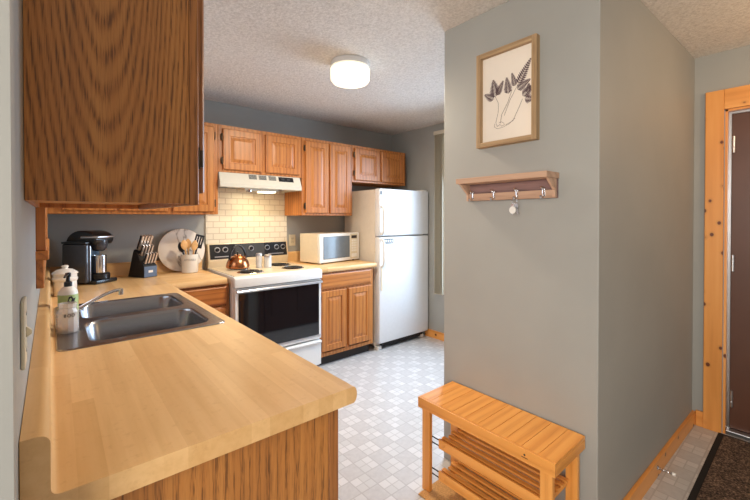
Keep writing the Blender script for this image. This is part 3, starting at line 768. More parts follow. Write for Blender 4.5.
obj('lever', B().tube([(-0.08, -0.02, 0.318), (-0.08, -0.09, 0.320), (-0.062, -0.130, 0.321), (0, -0.143, 0.321), (0.062, -0.130, 0.321), (0.08, -0.09, 0.320), (0.08, -0.02, 0.318)], 0.0085, 10), 'brushed', t, True, local=True)
rs = B().box(-0.118, -0.078, -0.09, 0.10, 0.01, 0.275, 0.012, 3)
ro = obj('water_reservoir', rs, 'smoke', t, True, local=True)
obj('reservoir_lid', B().box(-0.120, -0.0765, -0.092, 0.102, 0.2755, 0.290, 0.005, 2), 'black_plastic', ro, True, local=True)
obj('reservoir_rib', B().box(-0.086, -0.079, -0.0945, -0.089, 0.02, 0.262, 0.002), 'brushed', ro, True, local=True)
m = Matrix.Translation((KX, KY, ZT + 0.0008)) @ Matrix.Rotation(KR, 4, 'Z')
mp_ = m @ Vector((0, -0.075, 0.0688))
t = thing('travel_mug', 'shiny steel mug on the drip tray of the coffee maker', 'mug', mp_)
obj('mug_body', B().lathe([(0, 0), (0.040, 0), (0.043, 0.003), (0.046, 0.118), (0.046, 0.122), (0.043, 0.122), (0.036, 0.006), (0, 0.006)], mp_, 32), 'chrome', t, True)
# ------------------------------------------------------------------ knife block
NX, NY, NR = 0.50, 3.360, math.radians(27)
t = thing('knife_block', 'black knife block with blue-grey front beside the round marble board', 'knife block', (NX, NY, ZT + 0.0008), NR)
# local: front = -y; profile in (y,z)
kp = [(0.10, 0), (-0.08, 0), (-0.08, 0.085), (-0.05, 0.118), (-0.035, 0.114), (-0.01, 0.192), (0.03, 0.212), (0.045, 0.185)]
obj('block', B().prism(kp, 0, -0.052, 0.052, 0.0025, 2), 'black_matte', t, local=True)
fp = obj('front_panel', B().box(-0.0515, 0.0515, -0.0825, -0.0802, 0.003, 0.083, 0.001), 'blue_grey', t, local=True)
obj('nameplate', B().box(-0.018, 0.018, -0.0838, -0.0826, 0.036, 0.054, 0.0005), 'white_paper', fp, local=True)
mK = Matrix.Translation((NX, NY, ZT + 0.0008)) @ Matrix.Rotation(NR, 4, 'Z')
def knife(name, lab, lx, ly, lz, L, r, tilt, grp, first=None):
    """handle standing out of a slot; axis leans to the front"""
    loc = mK @ Vector((lx, ly, lz))
    if first is not None:
        o = first.copy(); COL.objects.link(o); o.location = loc; o['label'] = lab
        for ch in first.children:
            c2 = ch.copy(); COL.objects.link(c2); c2.parent = o
        return o
    k = thing(name, lab, 'knife', loc, NR, grp)
    Rm = Matrix.Rotation(tilt, 4, 'X')
    h = B().rings([[(-r * .45, -r * s_, zz), (r * .45, -r * s_, zz), (r * .45, r * s_, zz), (-r * .45, r * s_, zz)] for zz, s_ in ((0.012, .8), (L * 0.4, .95), (L * .75, .8), (L * .97, 1.0))])
    obj('handle', h.xform(Rm), 'knife_handle', k, local=True)
    bo = B().rings([[(-r * .5, -r * s_, zz), (r * .5, -r * s_, zz), (r * .5, r * s_, zz), (-r * .5, r * s_, zz)] for zz, s_ in ((0.006, .7), (0.0125, .85))])
    obj('bolster', bo.xform(Rm), 'steel', k, local=True)
    ec = B().rings([[(-r * .5, -r * 1.05, zz), (r * .5, -r * 1.05, zz), (r * .5, r * 1.05, zz), (-r * .5, r * 1.05, zz)] for zz in (L * .97, L)])
    obj('end_cap', ec.xform(Rm), 'steel', k, local=True)
    ec = B().rings([[(-r * .5, -r * 1.02, zz), (r * .5, -r * 1.02, zz), (r * .5, -r * .25, zz), (-r * .5, -r * .25, zz)] for zz in (L * .05, L * .97)])
    obj('rivet_plate', ec.xform(Rm), 'steel', k, local=True)
    return k
tilt = math.radians(24)
big = None
for i, (lx, nm) in enumerate(((-0.036, 'leftmost'), (-0.012, 'second from left'), (0.012, 'third from left'), (0.036, 'rightmost'))):
    k = knife('kitchen_knife', 'large dark-handled knife, %s in the top row of the block' % nm, lx, 0.008, 0.204, 0.125, 0.0155, tilt, 'large knives in the block', big)
    big = big or k
stk = None
for r_, (ly, lz, rn) in enumerate(((-0.064, 0.106, 'front row'), (-0.020, 0.166, 'second row'))):
    for c, cn in enumerate(('leftmost', 'second from left', 'third from left', 'rightmost')):
        k = knife('steak_knife', 'small dark-handled knife in the block\'s %s, %s' % (rn, cn), -0.036 + 0.024 * c, ly, lz, 0.085, 0.0115, tilt, 'steak knives in the block', stk)
        stk = stk or k

# round marble board leaning on the backsplash
t = thing('serving_board', 'round white marble-patterned board leaning upright behind the utensil crock', 'board', (0.80, 3.455, ZT + 0.0008))
tl = math.radians(-8.5)
Rb = Matrix.Translation((0.80, 3.457, ZT + 0.0018)) @ Matrix.Rotation(tl, 4, 'X') @ Matrix.Translation((0, 0, 0.18)) @ Matrix.Rotation(PI / 2, 4, 'X')
bb = B().lathe([(0, 0), (0.172, 0), (0.18, 0.004), (0.18, 0.010), (0.172, 0.012), (0, 0.012)], (0, 0, 0), 64).xform(Rb)
obj('board_face', bb, 'marble', t, True)
rim = B().lathe([(0.1802, 0.0035), (0.1812, 0.004), (0.1812, 0.010), (0.1802, 0.0105), (0.1800, 0.0105), (0.1800, 0.0035)], (0, 0, 0), 64).xform(Rb)
obj('rim', rim, 'spoon_wood', t, True)
# utensil crock
CX, CY, CZ = 0.835, 3.37, ZT + 0.0008
t = thing('utensil_crock', 'white ceramic crock with grey lettering, full of cooking utensils', 'crock', (CX, CY, CZ))
obj('crock_body', B().lathe([(0, 0), (0.058, 0), (0.062, 0.004), (0.064, 0.14), (0.0655, 0.150), (0.062, 0.152), (0.059, 0.146), (0.056, 0.008), (0, 0.008)], (CX, CY, CZ), 40), 'white_ceramic', t, True)
tb = text_mesh('UTENSILS', 0.022)
a0 = math.atan2(-CY, -CX)
for v in tb.bm.verts:
    x, y_, z_ = v.co; a = a0 + x / 0.0645; r_ = 0.0642 + z_
    v.co = (CX + r_ * math.cos(a), CY + r_ * math.sin(a), CZ + 0.108 + y_)
obj('lettering', tb, 'grey_ink', t)
def spoon(name, lab, cat, dx, dy, lean, L, head, mat, grp=None):
    p0 = Vector((CX + dx * 0.25, CY + dy * 0.6, CZ + 0.016)); d = Vector((lean[0], lean[1], 1)).normalized(); p1 = p0 + d * L
    t = thing(name, lab, cat, p0, 0, grp)
    obj('handle', B().cyl(p0, p1, 0.006, 0.007, 10), mat, t, True)
    side = Vector((1, 0.15, 0)).normalized(); side = (side - d * side.dot(d)).normalized(); nrm = d.cross(side)
    if head == 'oval':
        lp = []
        for o_, th in ((0.0, 0),):
            pass
        b = B(); n = 20; prof = []
        for k in range(9):
            s_ = k / 8; w_ = 0.026 * math.sin(PI * min(1, s_ * 0.93 + 0.07)) ** 0.7 + 0.002
            c_ = p1 - d * 0.01 + d * (0.085 * s_)
            lp = [c_ + side * (w_ * math.cos(2 * PI * j / n)) + nrm * (0.006 * math.sin(2 * PI * j / n)) for j in range(n)]
            prof.append(lp)
        b.rings(prof); obj('bowl', b, mat, t, True)
    else:
        b = B(); W = 0.036
        def bx(u0, u1, v0, v1):
            b.rings([[p1 + side * u + d * v + nrm * q for u, v in ((u0, v0), (u1, v0), (u1, v1), (u0, v1))] for q in (-0.003, 0.003)])
        bx(-W, W, 0, 0.03); bx(-W, W, 0.095, 0.112)
        for k in range(4):
            u = -W + k * (2 * W - 0.012) / 3; bx(u, u + 0.012, 0.03, 0.095)
        obj('slotted_blade', b, mat, t)
spoon('wooden_spoon', 'wooden spoon at the left of the utensil crock', 'spoon', -0.03, -0.022, (-0.20, -0.10), 0.19, 'oval', 'spoon_wood', 'wooden spoons in the crock')
spoon('wooden_spoon', 'wooden spoon at the middle of the utensil crock', 'spoon', -0.002, 0.036, (0.0, 0.16), 0.19, 'oval', 'spoon_wood', 'wooden spoons in the crock')
spoon('wooden_spoon', 'wooden spoon standing next to the black slotted spatula in the crock', 'spoon', 0.014, -0.034, (0.10, -0.12), 0.18, 'oval', 'spoon_wood', 'wooden spoons in the crock')
spoon('slotted_spatula', 'black slotted spatula leaning right in the utensil crock', 'spatula', 0.036, 0.014, (0.27, 0.04), 0.19, 'slot', 'black_plastic')
spoon('serving_spoon', 'black spoon leaning far left out of the utensil crock', 'spoon', -0.036, 0.012, (-0.27, 0.02), 0.172, 'oval', 'black_plastic')

# ------------------------------------------------------------------ tile, hood
single('tile_backsplash', B().box(1.003, 1.79, YB - 0.010, YB - 0.001, 0.9, 1.64), 'tile', 'cream subway tile backsplash panel behind the range', 'tile panel', (1.39, YB, 0.9))
t = thing('range_hood', 'pale under-cabinet range hood with its lamp lit above the range', 'range hood', (1.38, 3.3, 1.60))
hx0, hx1, zt = 1.004, 1.744, 1.744
obj('shell', B().prism([(YB - 0.012, 1.655), (3.145, 1.655), (3.145, 1.624), (3.137, 1.618), (3.128, 1.624), (3.128, 1.655), (3.166, zt - 0.001), (YB - 0.012, zt - 0.001)], 0, hx0, hx1).box(hx0, hx0 + 0.012, 3.145, YB - 0.012, 1.62, 1.656).box(hx1 - 0.012, hx1, 3.145, YB - 0.012, 1.62, 1.656), 'hood_paint', t)
obj('lamp_housing', B().prism([(3.16, 1.655), (3.34, 1.655), (3.32, 1.612), (3.17, 1.602)], 0, 1.22, 1.53, 0.003), 'hood_paint', t)
obj('lamp_lens', B().box(1.38, 1.51, 3.18, 3.29, 1.592, 1.604, 0.004), 'hood_lens', t)
obj('clip', B().box(1.25, 1.275, 3.165, 3.22, 1.588, 1.612, 0.003), 'chrome', t)
obj('grease_filter', B().box(1.18, 1.6, 3.35, 3.48, 1.640, 1.652, 0.002), 'brushed', t)
nf = Vector((0, -(zt - 1.655), 0.05)).normalized()
def on_fascia(x, s_, o=0.0):
    p = Vector((x, 3.128, 1.655)).lerp(Vector((x, 3.166, zt)), s_); return p + Vector((0, -0.92, 0.39)) * o
def fascia_box(b, x0, x1, s0, s1, th):
    b.rings([[on_fascia(x0, s0, q), on_fascia(x1, s0, q), on_fascia(x1, s1, q), on_fascia(x0, s1, q)] for q in (-0.001, th)])
for x0 in (1.25, 1.34, 1.43):
    b = B()
    for k in range(5): fascia_box(b, x0, x0 + 0.07, 0.5 + k * 0.09, 0.555 + k * 0.09, 0.0015)
    obj('vent', b, 'dark_panel', t)
b = B(); fascia_box(b, 1.525, 1.67, 0.44, 0.9, 0.003)
cp = obj('control_panel', b, 'black_plastic', t)
for x0 in (1.55, 1.605):
    b = B(); fascia_box(b, x0, x0 + 0.028, 0.58, 0.76, 0.007); obj('switch', b, 'dark_panel', cp)
hl = area('hood_lamp', (1.40, 3.24, 1.585), (1.40, 3.32, 0.9), 0.2, 0.12, 2.6, (1.0, 0.80, 0.5))

# ------------------------------------------------------------------ range
rx0, rx1, ry0, ry1 = 1.002, 1.774, 2.80, 3.515
t = thing('range', 'white electric range with black oven window and coil burners', 'range', (1.388, 3.15, 0))
obj('body', B().box(rx0 + 0.004, rx1 - 0.004, 2.86, ry1, 0.06, 0.885, 0.002), 'white_enamel', t)
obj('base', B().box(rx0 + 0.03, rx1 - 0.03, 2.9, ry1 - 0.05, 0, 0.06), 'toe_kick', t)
ct = B().prism([(2.86, 0.885), (ry1, 0.885), (ry1, 0.921), (2.84, 0.921), (2.805, 0.912), (2.80, 0.905), (2.80, 0.84), (2.86, 0.84)], 0, rx0, rx1 - 0.012, 0.003, 2)
obj('cooktop_front', ct, 'white_enamel', t, True, angle=30)
obj('cooktop', B().box(rx0 + 0.012, rx1 - 0.024, 2.85, 3.44, 0.9205, 0.926, 0.002), 'almond', t)
for (bx_, by_, r_) in ((1.195, 3.25, 0.085), (1.195, 2.985, 0.092), (1.575, 3.25, 0.092), (1.575, 2.985, 0.085)):
    bu = obj('burner', B().tube([(bx_ + rr * math.cos(a), by_ + rr * math.sin(a), 0.934) for rr, a in [(0.018 + (r_ - 0.022) * k / 84.0, 2 * PI * 4 * k / 84.0) for k in range(85)]], 0.0048, 7), 'coil', t, True)
    obj('drip_pan', B().lathe([(0.0, 0.9265), (r_, 0.9265), (r_ + 0.01, 0.929), (r_ + 0.013, 0.9275), (r_ + 0.013, 0.9262)], (bx_, by_, 0), 36), 'chrome', bu, True)
bg_ = B().prism([(3.475, 0.92), (3.515, 0.92), (3.515, 1.135), (3.485, 1.135), (3.455, 0.985)], 0, rx0 + 0.004, rx1, 0.003, 2)
obj('backguard', bg_, 'almond', t, True, angle=30)
gn = Vector((0, -0.15, 0.03)).normalized()
def on_bg(x, s_, o=0.0):
    p = Vector((x, 3.455, 0.985)).lerp(Vector((x, 3.485, 1.135)), s_); return p + Vector((0, -0.98, 0.196)) * o
b = B(); b.rings([[on_bg(rx0 + 0.02, 0.08, q), on_bg(rx1 - 0.014, 0.08, q), on_bg(rx1 - 0.014, 0.94, q), on_bg(rx0 + 0.02, 0.94, q)] for q in (-0.002, 0.004)])
cpn = obj('control_panel', b, 'black_plastic', t)
b = B(); b.rings([[on_bg(1.245, 0.12, q), on_bg(1.525, 0.12, q), on_bg(1.525, 0.92, q), on_bg(1.245, 0.92, q)] for q in (0.004, 0.006)])
obj('clock_panel', b, 'dark_panel', cpn)
Rk = Vector((0, -0.98, 0.196)).to_track_quat('Z', 'Y').to_matrix().to_4x4()
for x in (1.085, 1.155, 1.395, 1.555, 1.652, 1.72):
    kn = obj('knob', B().lathe([(0, 0), (0.016, 0), (0.0155, 0.016), (0.013, 0.02), (0, 0.02)], on_bg(x, 0.62, 0.0065), 20, Rk).lathe([(0.0, 0), (0.003, 0), (0.003, 0.002), (0, 0.002)], on_bg(x, 0.62, 0.027), 8, Rk), 'black_plastic', cpn, True)
    obj('dial_ring', B().lathe([(0.019, 0), (0.0255, 0), (0.0255, 0.002), (0.019, 0.002), (0.019, 0)], on_bg(x, 0.62, 0.0062), 28, Rk), 'brushed', kn, True)
b = B(); b.rings([[on_bg(1.06, 0.18, q), on_bg(1.20, 0.18, q), on_bg(1.20, 0.24, q), on_bg(1.06, 0.24, q)] for q in (0.004, 0.0055)]); b.rings([[on_bg(1.56, 0.18, q), on_bg(1.72, 0.18, q), on_bg(1.72, 0.24, q), on_bg(1.56, 0.24, q)] for q in (0.004, 0.0055)])
obj('panel_line', b, 'brushed', cpn)
dr = obj('oven_door', B().box(rx0 + 0.006, rx1 - 0.016, 2.812, 2.858, 0.315, 0.832, 0.003), 'white_enamel', t)
obj('window', B().box(rx0 + 0.03, rx1 - 0.04, 2.8075, 2.813, 0.352, 0.795, 0.001), 'black_glass', dr)
obj('trim', B().box(rx0 + 0.008, rx1 - 0.018, 2.806, 2.8125, 0.338, 0.350, 0.001), 'brushed', dr)
hb = B().prism([(2.806, 0.800), (2.806, 0.826), (2.786, 0.822), (2.778, 0.812), (2.784, 0.802)], 0, rx0 + 0.008, rx1 - 0.018, 0.002)
obj('handle', hb, 'brushed', dr)
dw = obj('drawer', B().box(rx0 + 0.006, rx1 - 0.016, 2.812, 2.858, 0.085, 0.300, 0.004), 'white_enamel', t)
obj('handle', B().prism([(2.813, 0.27), (2.813, 0.298), (2.796, 0.296), (2.792, 0.288), (2.80, 0.276)], 0, rx0 + 0.01, rx1 - 0.02, 0.002), 'white_enamel', dw)

# kettle on the back-left burner
CX, CY, CZ = 1.175, 3.215, 0.9395
t = thing('kettle', 'copper kettle with black arched handle on the back left burner', 'kettle', (CX, CY, CZ))
obj('kettle_body', B().lathe([(0, 0), (0.088, 0), (0.096, 0.008), (0.096, 0.022), (0.088, 0.05), (0.07, 0.082), (0.05, 0.1), (0.03, 0.106), (0, 0.106)], (CX, CY, CZ), 40), 'copper', t, True)
ld = obj('lid', B().lathe([(0, 0.1062), (0.034, 0.1062), (0.032, 0.112), (0.012, 0.118), (0, 0.118)], (CX, CY, CZ), 28), 'copper', t, True)
obj('knob', B().lathe([(0, 0.118), (0.006, 0.118), (0.011, 0.128), (0.009, 0.136), (0, 0.138)], (CX, CY, CZ), 16), 'black_plastic', ld, True)
obj('handle', B().tube([(CX - 0.075 * math.cos(a) * (1.0), CY - 0.018 * math.cos(a), CZ + 0.075 + 0.115 * math.sin(a)) for a in [PI * k / 16 for k in range(17)]], 0.0095, 10), 'black_plastic', t, True)
obj('spout', B().tube([(CX + 0.02, CY + 0.075, CZ + 0.03), (CX + 0.03, CY + 0.105, CZ + 0.06), (CX + 0.034, CY + 0.118, CZ + 0.085)], [0.018, 0.014, 0.011], 14), 'copper', t, True)
# shakers
for i, (sx, sy, lab, cont) in enumerate(((1.353, 3.19, 'tall glass pepper shaker with steel cap between the burners', 'knife_handle'), (1.425, 3.165, 'wide glass salt shaker with steel cap to the right of the pepper', 'white_ceramic'))):
    r_ = 0.026 if i == 0 else 0.032; h_ = 0.105 if i == 0 else 0.09; z = 0.9268
    t = thing('shaker', lab, 'shaker', (sx, sy, z), 0, None)
    obj('glass_body', B().lathe([(0, 0), (r_, 0), (r_ + 0.001, 0.004), (r_, h_), (r_ - 0.003, h_), (r_ - 0.003, 0.005), (0, 0.004)], (sx, sy, z), 24), 'shaker_glass', t, True)
    obj('contents', B().lathe([(0, 0.006), (r_ - 0.004, 0.006), (r_ - 0.004, h_ * 0.66), (0, h_ * 0.68)], (sx, sy, z), 20), cont, t, True)
    obj('cap', B().lathe([(0, h_ + 0.0003), (r_ + 0.001, h_ + 0.0003), (r_ + 0.001, h_ + 0.016), (r_ * 0.8, h_ + 0.024), (0, h_ + 0.026)], (sx, sy, z), 24), 'brushed', t, True)

# ------------------------------------------------------------------ microwave (local: front = -y)
t = thing('microwave', 'white countertop microwave oven beside the refrigerator', 'microwave', (2.166, 3.285, ZT + 0.0005), math.radians(10))
W2 = 0.282
obj('body', B().box(-W2, W2, -0.115, 0.145, 0.012, 0.295, 0.004), 'cream_plastic', t, local=True)
fb = obj('front_bezel', B().box(-W2, W2, -0.15, -0.1155, 0.012, 0.297, 0.006, 3), 'white_plastic', t, True, local=True)
obj('door_window', B().box(-0.228, 0.128, -0.1525, -0.1495, 0.052, 0.262, 0.001), 'grey_glass', fb, local=True)
wb = B().box(-0.232, 0.132, -0.1515, -0.149, 0.046, 0.052).box(-0.232, 0.132, -0.1515, -0.149, 0.262, 0.267).box(-0.234, -0.228, -0.1515, -0.149, 0.046, 0.267).box(0.128, 0.133, -0.1515, -0.149, 0.046, 0.267)
obj('window_frame', wb, 'dark_panel', fb, local=True)
cp = obj('control_panel', B().box(0.146, 0.252, -0.153, -0.1495, 0.03, 0.284, 0.001), 'ivory_plastic', t, local=True)
obj('display', B().box(0.158, 0.240, -0.1545, -0.1525, 0.238, 0.268, 0.0005), 'black_plastic', cp, local=True)
for r_ in range(5):
    for c in range(3):
        obj('button', B().box(0.159 + c * 0.028, 0.182 + c * 0.028, -0.1543, -0.1525, 0.100 + r_ * 0.026, 0.120 + r_ * 0.026, 0.0006), 'white_plastic', cp, local=True)
obj('door_button', B().box(0.158, 0.240, -0.1548, -0.1525, 0.04, 0.078, 0.001), 'white_plastic', cp, local=True)
for fx in (-0.22, 0.22):
    for fy in (-0.12, 0.1): obj('foot', B().cyl((fx, fy, 0), (fx, fy, 0.0118), 0.012, n=12), 'rubber', t, True, local=True)
# outlet behind the microwave
def outlet(x, y, z, label):
    t = thing('wall_outlet', label, 'outlet', (x, y, z))
    pl = obj('plate', B().box(x - 0.036, x + 0.036, y - 0.006, y, z - 0.058, z + 0.058, 0.002), 'ivory_plastic', t)
    for dz in (-0.02, 0.02):
        rc = obj('receptacle', B().box(x - 0.017, x + 0.017, y - 0.009, y - 0.0062, z + dz - 0.014, z + dz + 0.014, 0.003), 'ivory_plastic', t)
        obj('slot', B().box(x - 0.008, x - 0.005, y - 0.0096, y - 0.0088, z + dz - 0.006, z + dz + 0.006).box(x + 0.005, x + 0.008, y - 0.0096, y - 0.0088, z + dz - 0.006, z + dz + 0.006), 'black_plastic', rc)
outlet(1.855, YB - 0.0005, 1.135, 'ivory wall outlet between the tile panel and the microwave')

# ------------------------------------------------------------------ refrigerator
fx0, fx1, fy0 = 2.497, 3.238, 2.885
t = thing('refrigerator', 'white top-freezer refrigerator in the far right corner', 'refrigerator', (2.87, 3.2, 0))
obj('body', B().box(fx0 + 0.004, fx1 - 0.004, 2.965, 3.50, 0.035, 1.660, 0.004), 'fridge_side', t)
obj('kick_grille', B().box(fx0 + 0.07, fx1 - 0.05, 2.93, 2.964, 0.02, 0.085, 0.002), 'black_matte', t)
for (x, y) in ((fx0 + 0.04, 2.955), (fx1 - 0.06, 2.955), (fx0 + 0.04, 3.45), (fx1 - 0.06, 3.45)):
    obj('foot', B().box(x - 0.028, x + 0.028, y - 0.028, y + 0.028, 0.0, 0.0345, 0.004), 'white_plastic', t)
fd = obj('freezer_door', B().box(fx0, fx1, fy0, 2.958, 1.180, 1.668, 0.010, 3), 'fridge_white', t, True)
ld = obj('fridge_door', B().box(fx0, fx1, fy0, 2.958, 0.075, 1.166, 0.010, 3), 'fridge_white', t, True)
obj('gasket', B().box(fx0 + 0.012, fx1 - 0.012, 2.9575, 2.9655, 0.09, 1.155), 'black_matte', ld)
obj('gasket', B().box(fx0 + 0.012, fx1 - 0.012, 2.9575, 2.9655, 1.19, 1.655), 'black_matte', fd)
def fr_handle(par, z0, z1, tail=None):
    x = fx0 + 0.03
    b = B().tube([(x, fy0 - 0.001, z1), (x, fy0 - 0.028, z1 - 0.02), (x, fy0 - 0.04, z1 - 0.06), (x, fy0 - 0.04, z0 + 0.06), (x, fy0 - 0.028, z0 + 0.02), (x, fy0 - 0.001, z0)], [0.013, 0.013, 0.0135, 0.0135, 0.013, 0.013], 12)
    h = obj('handle', b, 'white_plastic', par, True)
    if tail: obj('trim', B().box(x - 0.010, x + 0.010, fy0 - 0.008, fy0 - 0.0005, tail, z0 - 0.004, 0.003), 'cream_plastic', h)
fr_handle(fd, 1.20, 1.485)
fr_handle(ld, 0.86, 1.150, 0.62)
obj('emblem', B().box(fx0 + 0.010, fx0 + 0.034, fy0 - 0.0015, fy0 + 0.001, 1.605, 1.642, 0.0005), 'dark_panel', fd)
obj('hinge_cover', B().box(fx1 - 0.09, fx1 - 0.01, 2.90, 2.99, 1.6685, 1.682, 0.004), 'white_plastic', t)
t = thing('magnet', 'small dark rectangular magnet with white marks on the refrigerator door', 'magnet', (2.62, fy0 - 0.001, 1.125))
obj('plate', B().box(2.552, 2.688, fy0 - 0.004, fy0 - 0.0005, 1.100, 1.150, 0.001), plain('slate_magnet', lin(58, 64, 72), 0.4), t)
mk = B()
for k in range(5): mk.box(2.562 + k * 0.025, 2.576 + k * 0.025, fy0 - 0.0048, fy0 - 0.0038, 1.116, 1.140)
mk.box(2.560, 2.680, fy0 - 0.0048, fy0 - 0.0038, 1.106, 1.110)
obj('marks', mk, 'white_plastic', t)
# vertical blind at the kitchen window
t = thing('vertical_blind', 'pale vertical blind drawn to the side of the kitchen window, right of the refrigerator', 'blind', (3.22, 2.7, 0.5))
obj('headrail', B().box(3.195, 3.249, 1.53, 2.775, 2.285, 2.325, 0.003), 'blind', t)
for k in range(7):
    y = 2.645 + k * 0.0185
    b = B().rings([[(3.195 + (0.05 if j else 0.0), y + (0.012 if j else 0) + q, zz) for j, q in ((0, 0), (1, 0), (1, 0.0016), (0, 0.0016))] for zz in (0.52, 2.284)])
    obj('vane', b, 'blind', t)

# ------------------------------------------------------------------ ceiling light
LX, LY = 1.52, 2.06
t = thing('ceiling_light', 'round flush ceiling light with frosted glass, switched on', 'ceiling light', (LX, LY, CEIL))
obj('base', B().lathe([(0, -0.0005), (0.128, -0.0005), (0.132, -0.012), (0.130, -0.036), (0.1, -0.042), (0, -0.042)], (LX, LY, CEIL), 48), 'white_enamel', t, True)
obj('glass_shade', B().lathe([(0.09, -0.038), (0.126, -0.044), (0.133, -0.05), (0.133, -0.078), (0.130, -0.082), (0.133, -0.086), (0.131, -0.118), (0.118, -0.135), (0.08, -0.142), (0, -0.144)], (LX, LY, CEIL), 48), 'lamp_glass', t, True)
pl_ = bpy.data.lights.new('ceiling_lamp', 'AREA'); pl_.shape = 'DISK'; pl_.size = 0.22; pl_.energy = 31; pl_.color = (1.0, 0.85, 0.66)
po = bpy.data.objects.new('ceiling_lamp', pl_); COL.objects.link(po); po.location = (LX, LY, CEIL - 0.15)

# ------------------------------------------------------------------ picture on the block's face (x = PX)
py0, py1, pz0, pz1 = 0.82, 1.136, 1.723, 2.195
xw = PX - 0.0005
t = thing('framed_picture', 'wood-framed botanical drawing of fern fronds on the grey wall', 'picture', (xw, (py0 + py1) / 2, pz0))
fw, fd_ = 0.024, 0.034
for a0, a1 in ((py0, py0 + fw), (py1 - fw, py1)): obj('side_rail', B().box(xw - fd_, xw, a0, a1, pz0, pz1, 0.002), 'frame_wood', t)
for a0, a1 in ((pz0, pz0 + fw), (pz1 - fw, pz1)): obj('cross_rail', B().box(xw - fd_, xw, py0 + fw, py1 - fw, a0, a1, 0.002), 'frame_wood_y', t)
pr = obj('print', B().box(xw - 0.010, xw - 0.004, py0 + fw, py1 - fw, pz0 + fw, pz1 - fw), 'white_paper', t)
# picture coords: u to the right as seen (decreasing y), v up, both in metres from the print's lower left
PW, PH = (py1 - py0) - 2 * fw, (pz1 - pz0) - 2 * fw
def pp(u, v, off=0.0104): return (xw - off, py1 - fw - u * PW, pz0 + fw + v * PH)
fb = B(); lb = B()
def ink_line(pts, w_=0.0009):
    P3 = [Vector(pp(u, v)) for u, v in pts]
    lb.tube(P3, w_, 4)
def frond(u0, v0, ang, L, wd):
    """pinnate frond: leaflets shrinking to the tip"""
    ux, vx = math.sin(ang), math.cos(ang)
    asp = PH / PW
    n = 12
    for k in range(n):
        s_ = (k + 0.3) / n; l = wd * (1 - s_) ** 0.8 * (0.75 + 0.25 * min(1, s_ * 6)) + 0.006
        bu_, bv = u0 + ux * L * s_ * asp, v0 + vx * L * s_
        for sd in (-1, 1):
            a2 = ang + sd * 1.0
            dx, dv = math.sin(a2), math.cos(a2); nx, nv = dv, -dx
            hw = 0.42 * L / n; pts = [(0, 0), (0.3 * l, hw), (0.7 * l, hw * .7), (l, 0), (0.7 * l, -hw * .7), (0.3 * l, -hw)]
            fb.poly([pp(bu_ + (p * dx + q * nx) * asp, bv + (p * dv + q * nv), 0.0104 + 0.00002 * k) for p, q in pts])
    ink_line([(u0, v0), (u0 + ux * L * asp, v0 + vx * L)], 0.0008)
for a in ((0.27, 0.52, -0.15, 0.21, 0.095), (0.30, 0.535, 0.5, 0.17, 0.06), (0.24, 0.50, -1.0, 0.15, 0.07),
          (0.53, 0.52, -0.12, 0.19, 0.07), (0.72, 0.60, 0.55, 0.28, 0.075), (0.66, 0.585, -0.25, 0.16, 0.05),
          (0.70, 0.54, 1.12, 0.17, 0.07), (0.80, 0.45, 0.95, 0.15, 0.08), (0.84, 0.42, 1.9, 0.11, 0.07), (0.90, 0.47, 0.1, 0.1, 0.05)): frond(*a)
ink_line([(0.27, 0.52), (0.33, 0.44), (0.33, 0.34), (0.28, 0.22), (0.31, 0.17)])
ink_line([(0.53, 0.52), (0.60, 0.55), (0.52, 0.42), (0.40, 0.30), (0.37, 0.2)])
ink_line([(0.72, 0.60), (0.56, 0.44), (0.45, 0.28)])
ink_line([(0.80, 0.42), (0.74, 0.34), (0.62, 0.2), (0.48, 0.17)])
ink_line([(0.26, 0.21), (0.25, 0.17), (0.31, 0.145), (0.42, 0.15), (0.55, 0.175), (0.66, 0.225)])
ink_line([(0.31, 0.17), (0.36, 0.19), (0.40, 0.165), (0.47, 0.18)])
ink_line([(0.34, 0.21), (0.40, 0.215), (0.45, 0.19)])
obj('fern_fronds', fb, 'fern_ink', pr)
obj('stem_lines', lb, 'line_ink', pr)

# ------------------------------------------------------------------ key rack shelf
t = thing('key_rack', 'pale wooden wall shelf with four metal key hooks under the picture', 'key rack', (xw, 0.95, 1.455))
ky0, ky1 = 0.735, 1.195
obj('back_board', B().box(xw - 0.018, xw, ky0, ky1, 1.456, 1.54, 0.0015), 'rack_back', t)
obj('hook_rail', B().box(xw - 0.03, xw - 0.0183, ky0 + 0.012, ky1 - 0.012, 1.456, 1.492, 0.002), 'rack_wood', t)
for y0_ in (ky0, ky1 - 0.012):
    obj('end_bracket', B().prism([(xw - 0.0185, 1.456), (xw - 0.034, 1.456), (xw - 0.034, 1.49), (xw - 0.098, 1.54), (xw - 0.0185, 1.54)], 1, y0_, y0_ + 0.012, 0.001), 'rack_wood', t)
obj('shelf_board', B().box(xw - 0.118, xw, ky0 - 0.003, ky1 + 0.004, 1.5402, 1.566, 0.0015), 'rack_wood', t)
hooks = (1.158, 1.034, 0.913, 0.786)
for hy in hooks:
    h = B().box(xw - 0.0335, xw - 0.0302, hy - 0.007, hy + 0.007, 1.462, 1.503, 0.001)
    h.tube([(xw - 0.033, hy, 1.497), (xw - 0.048, hy, 1.499), (xw - 0.053, hy, 1.506)], [0.004, 0.0035, 0.005], 8)
    h.tube([(xw - 0.033, hy, 1.470), (xw - 0.043, hy, 1.456), (xw - 0.054, hy, 1.455), (xw - 0.060, hy, 1.466)], [0.004, 0.0038, 0.0038, 0.005], 8)
    obj('hook', h, 'chrome', t, True)
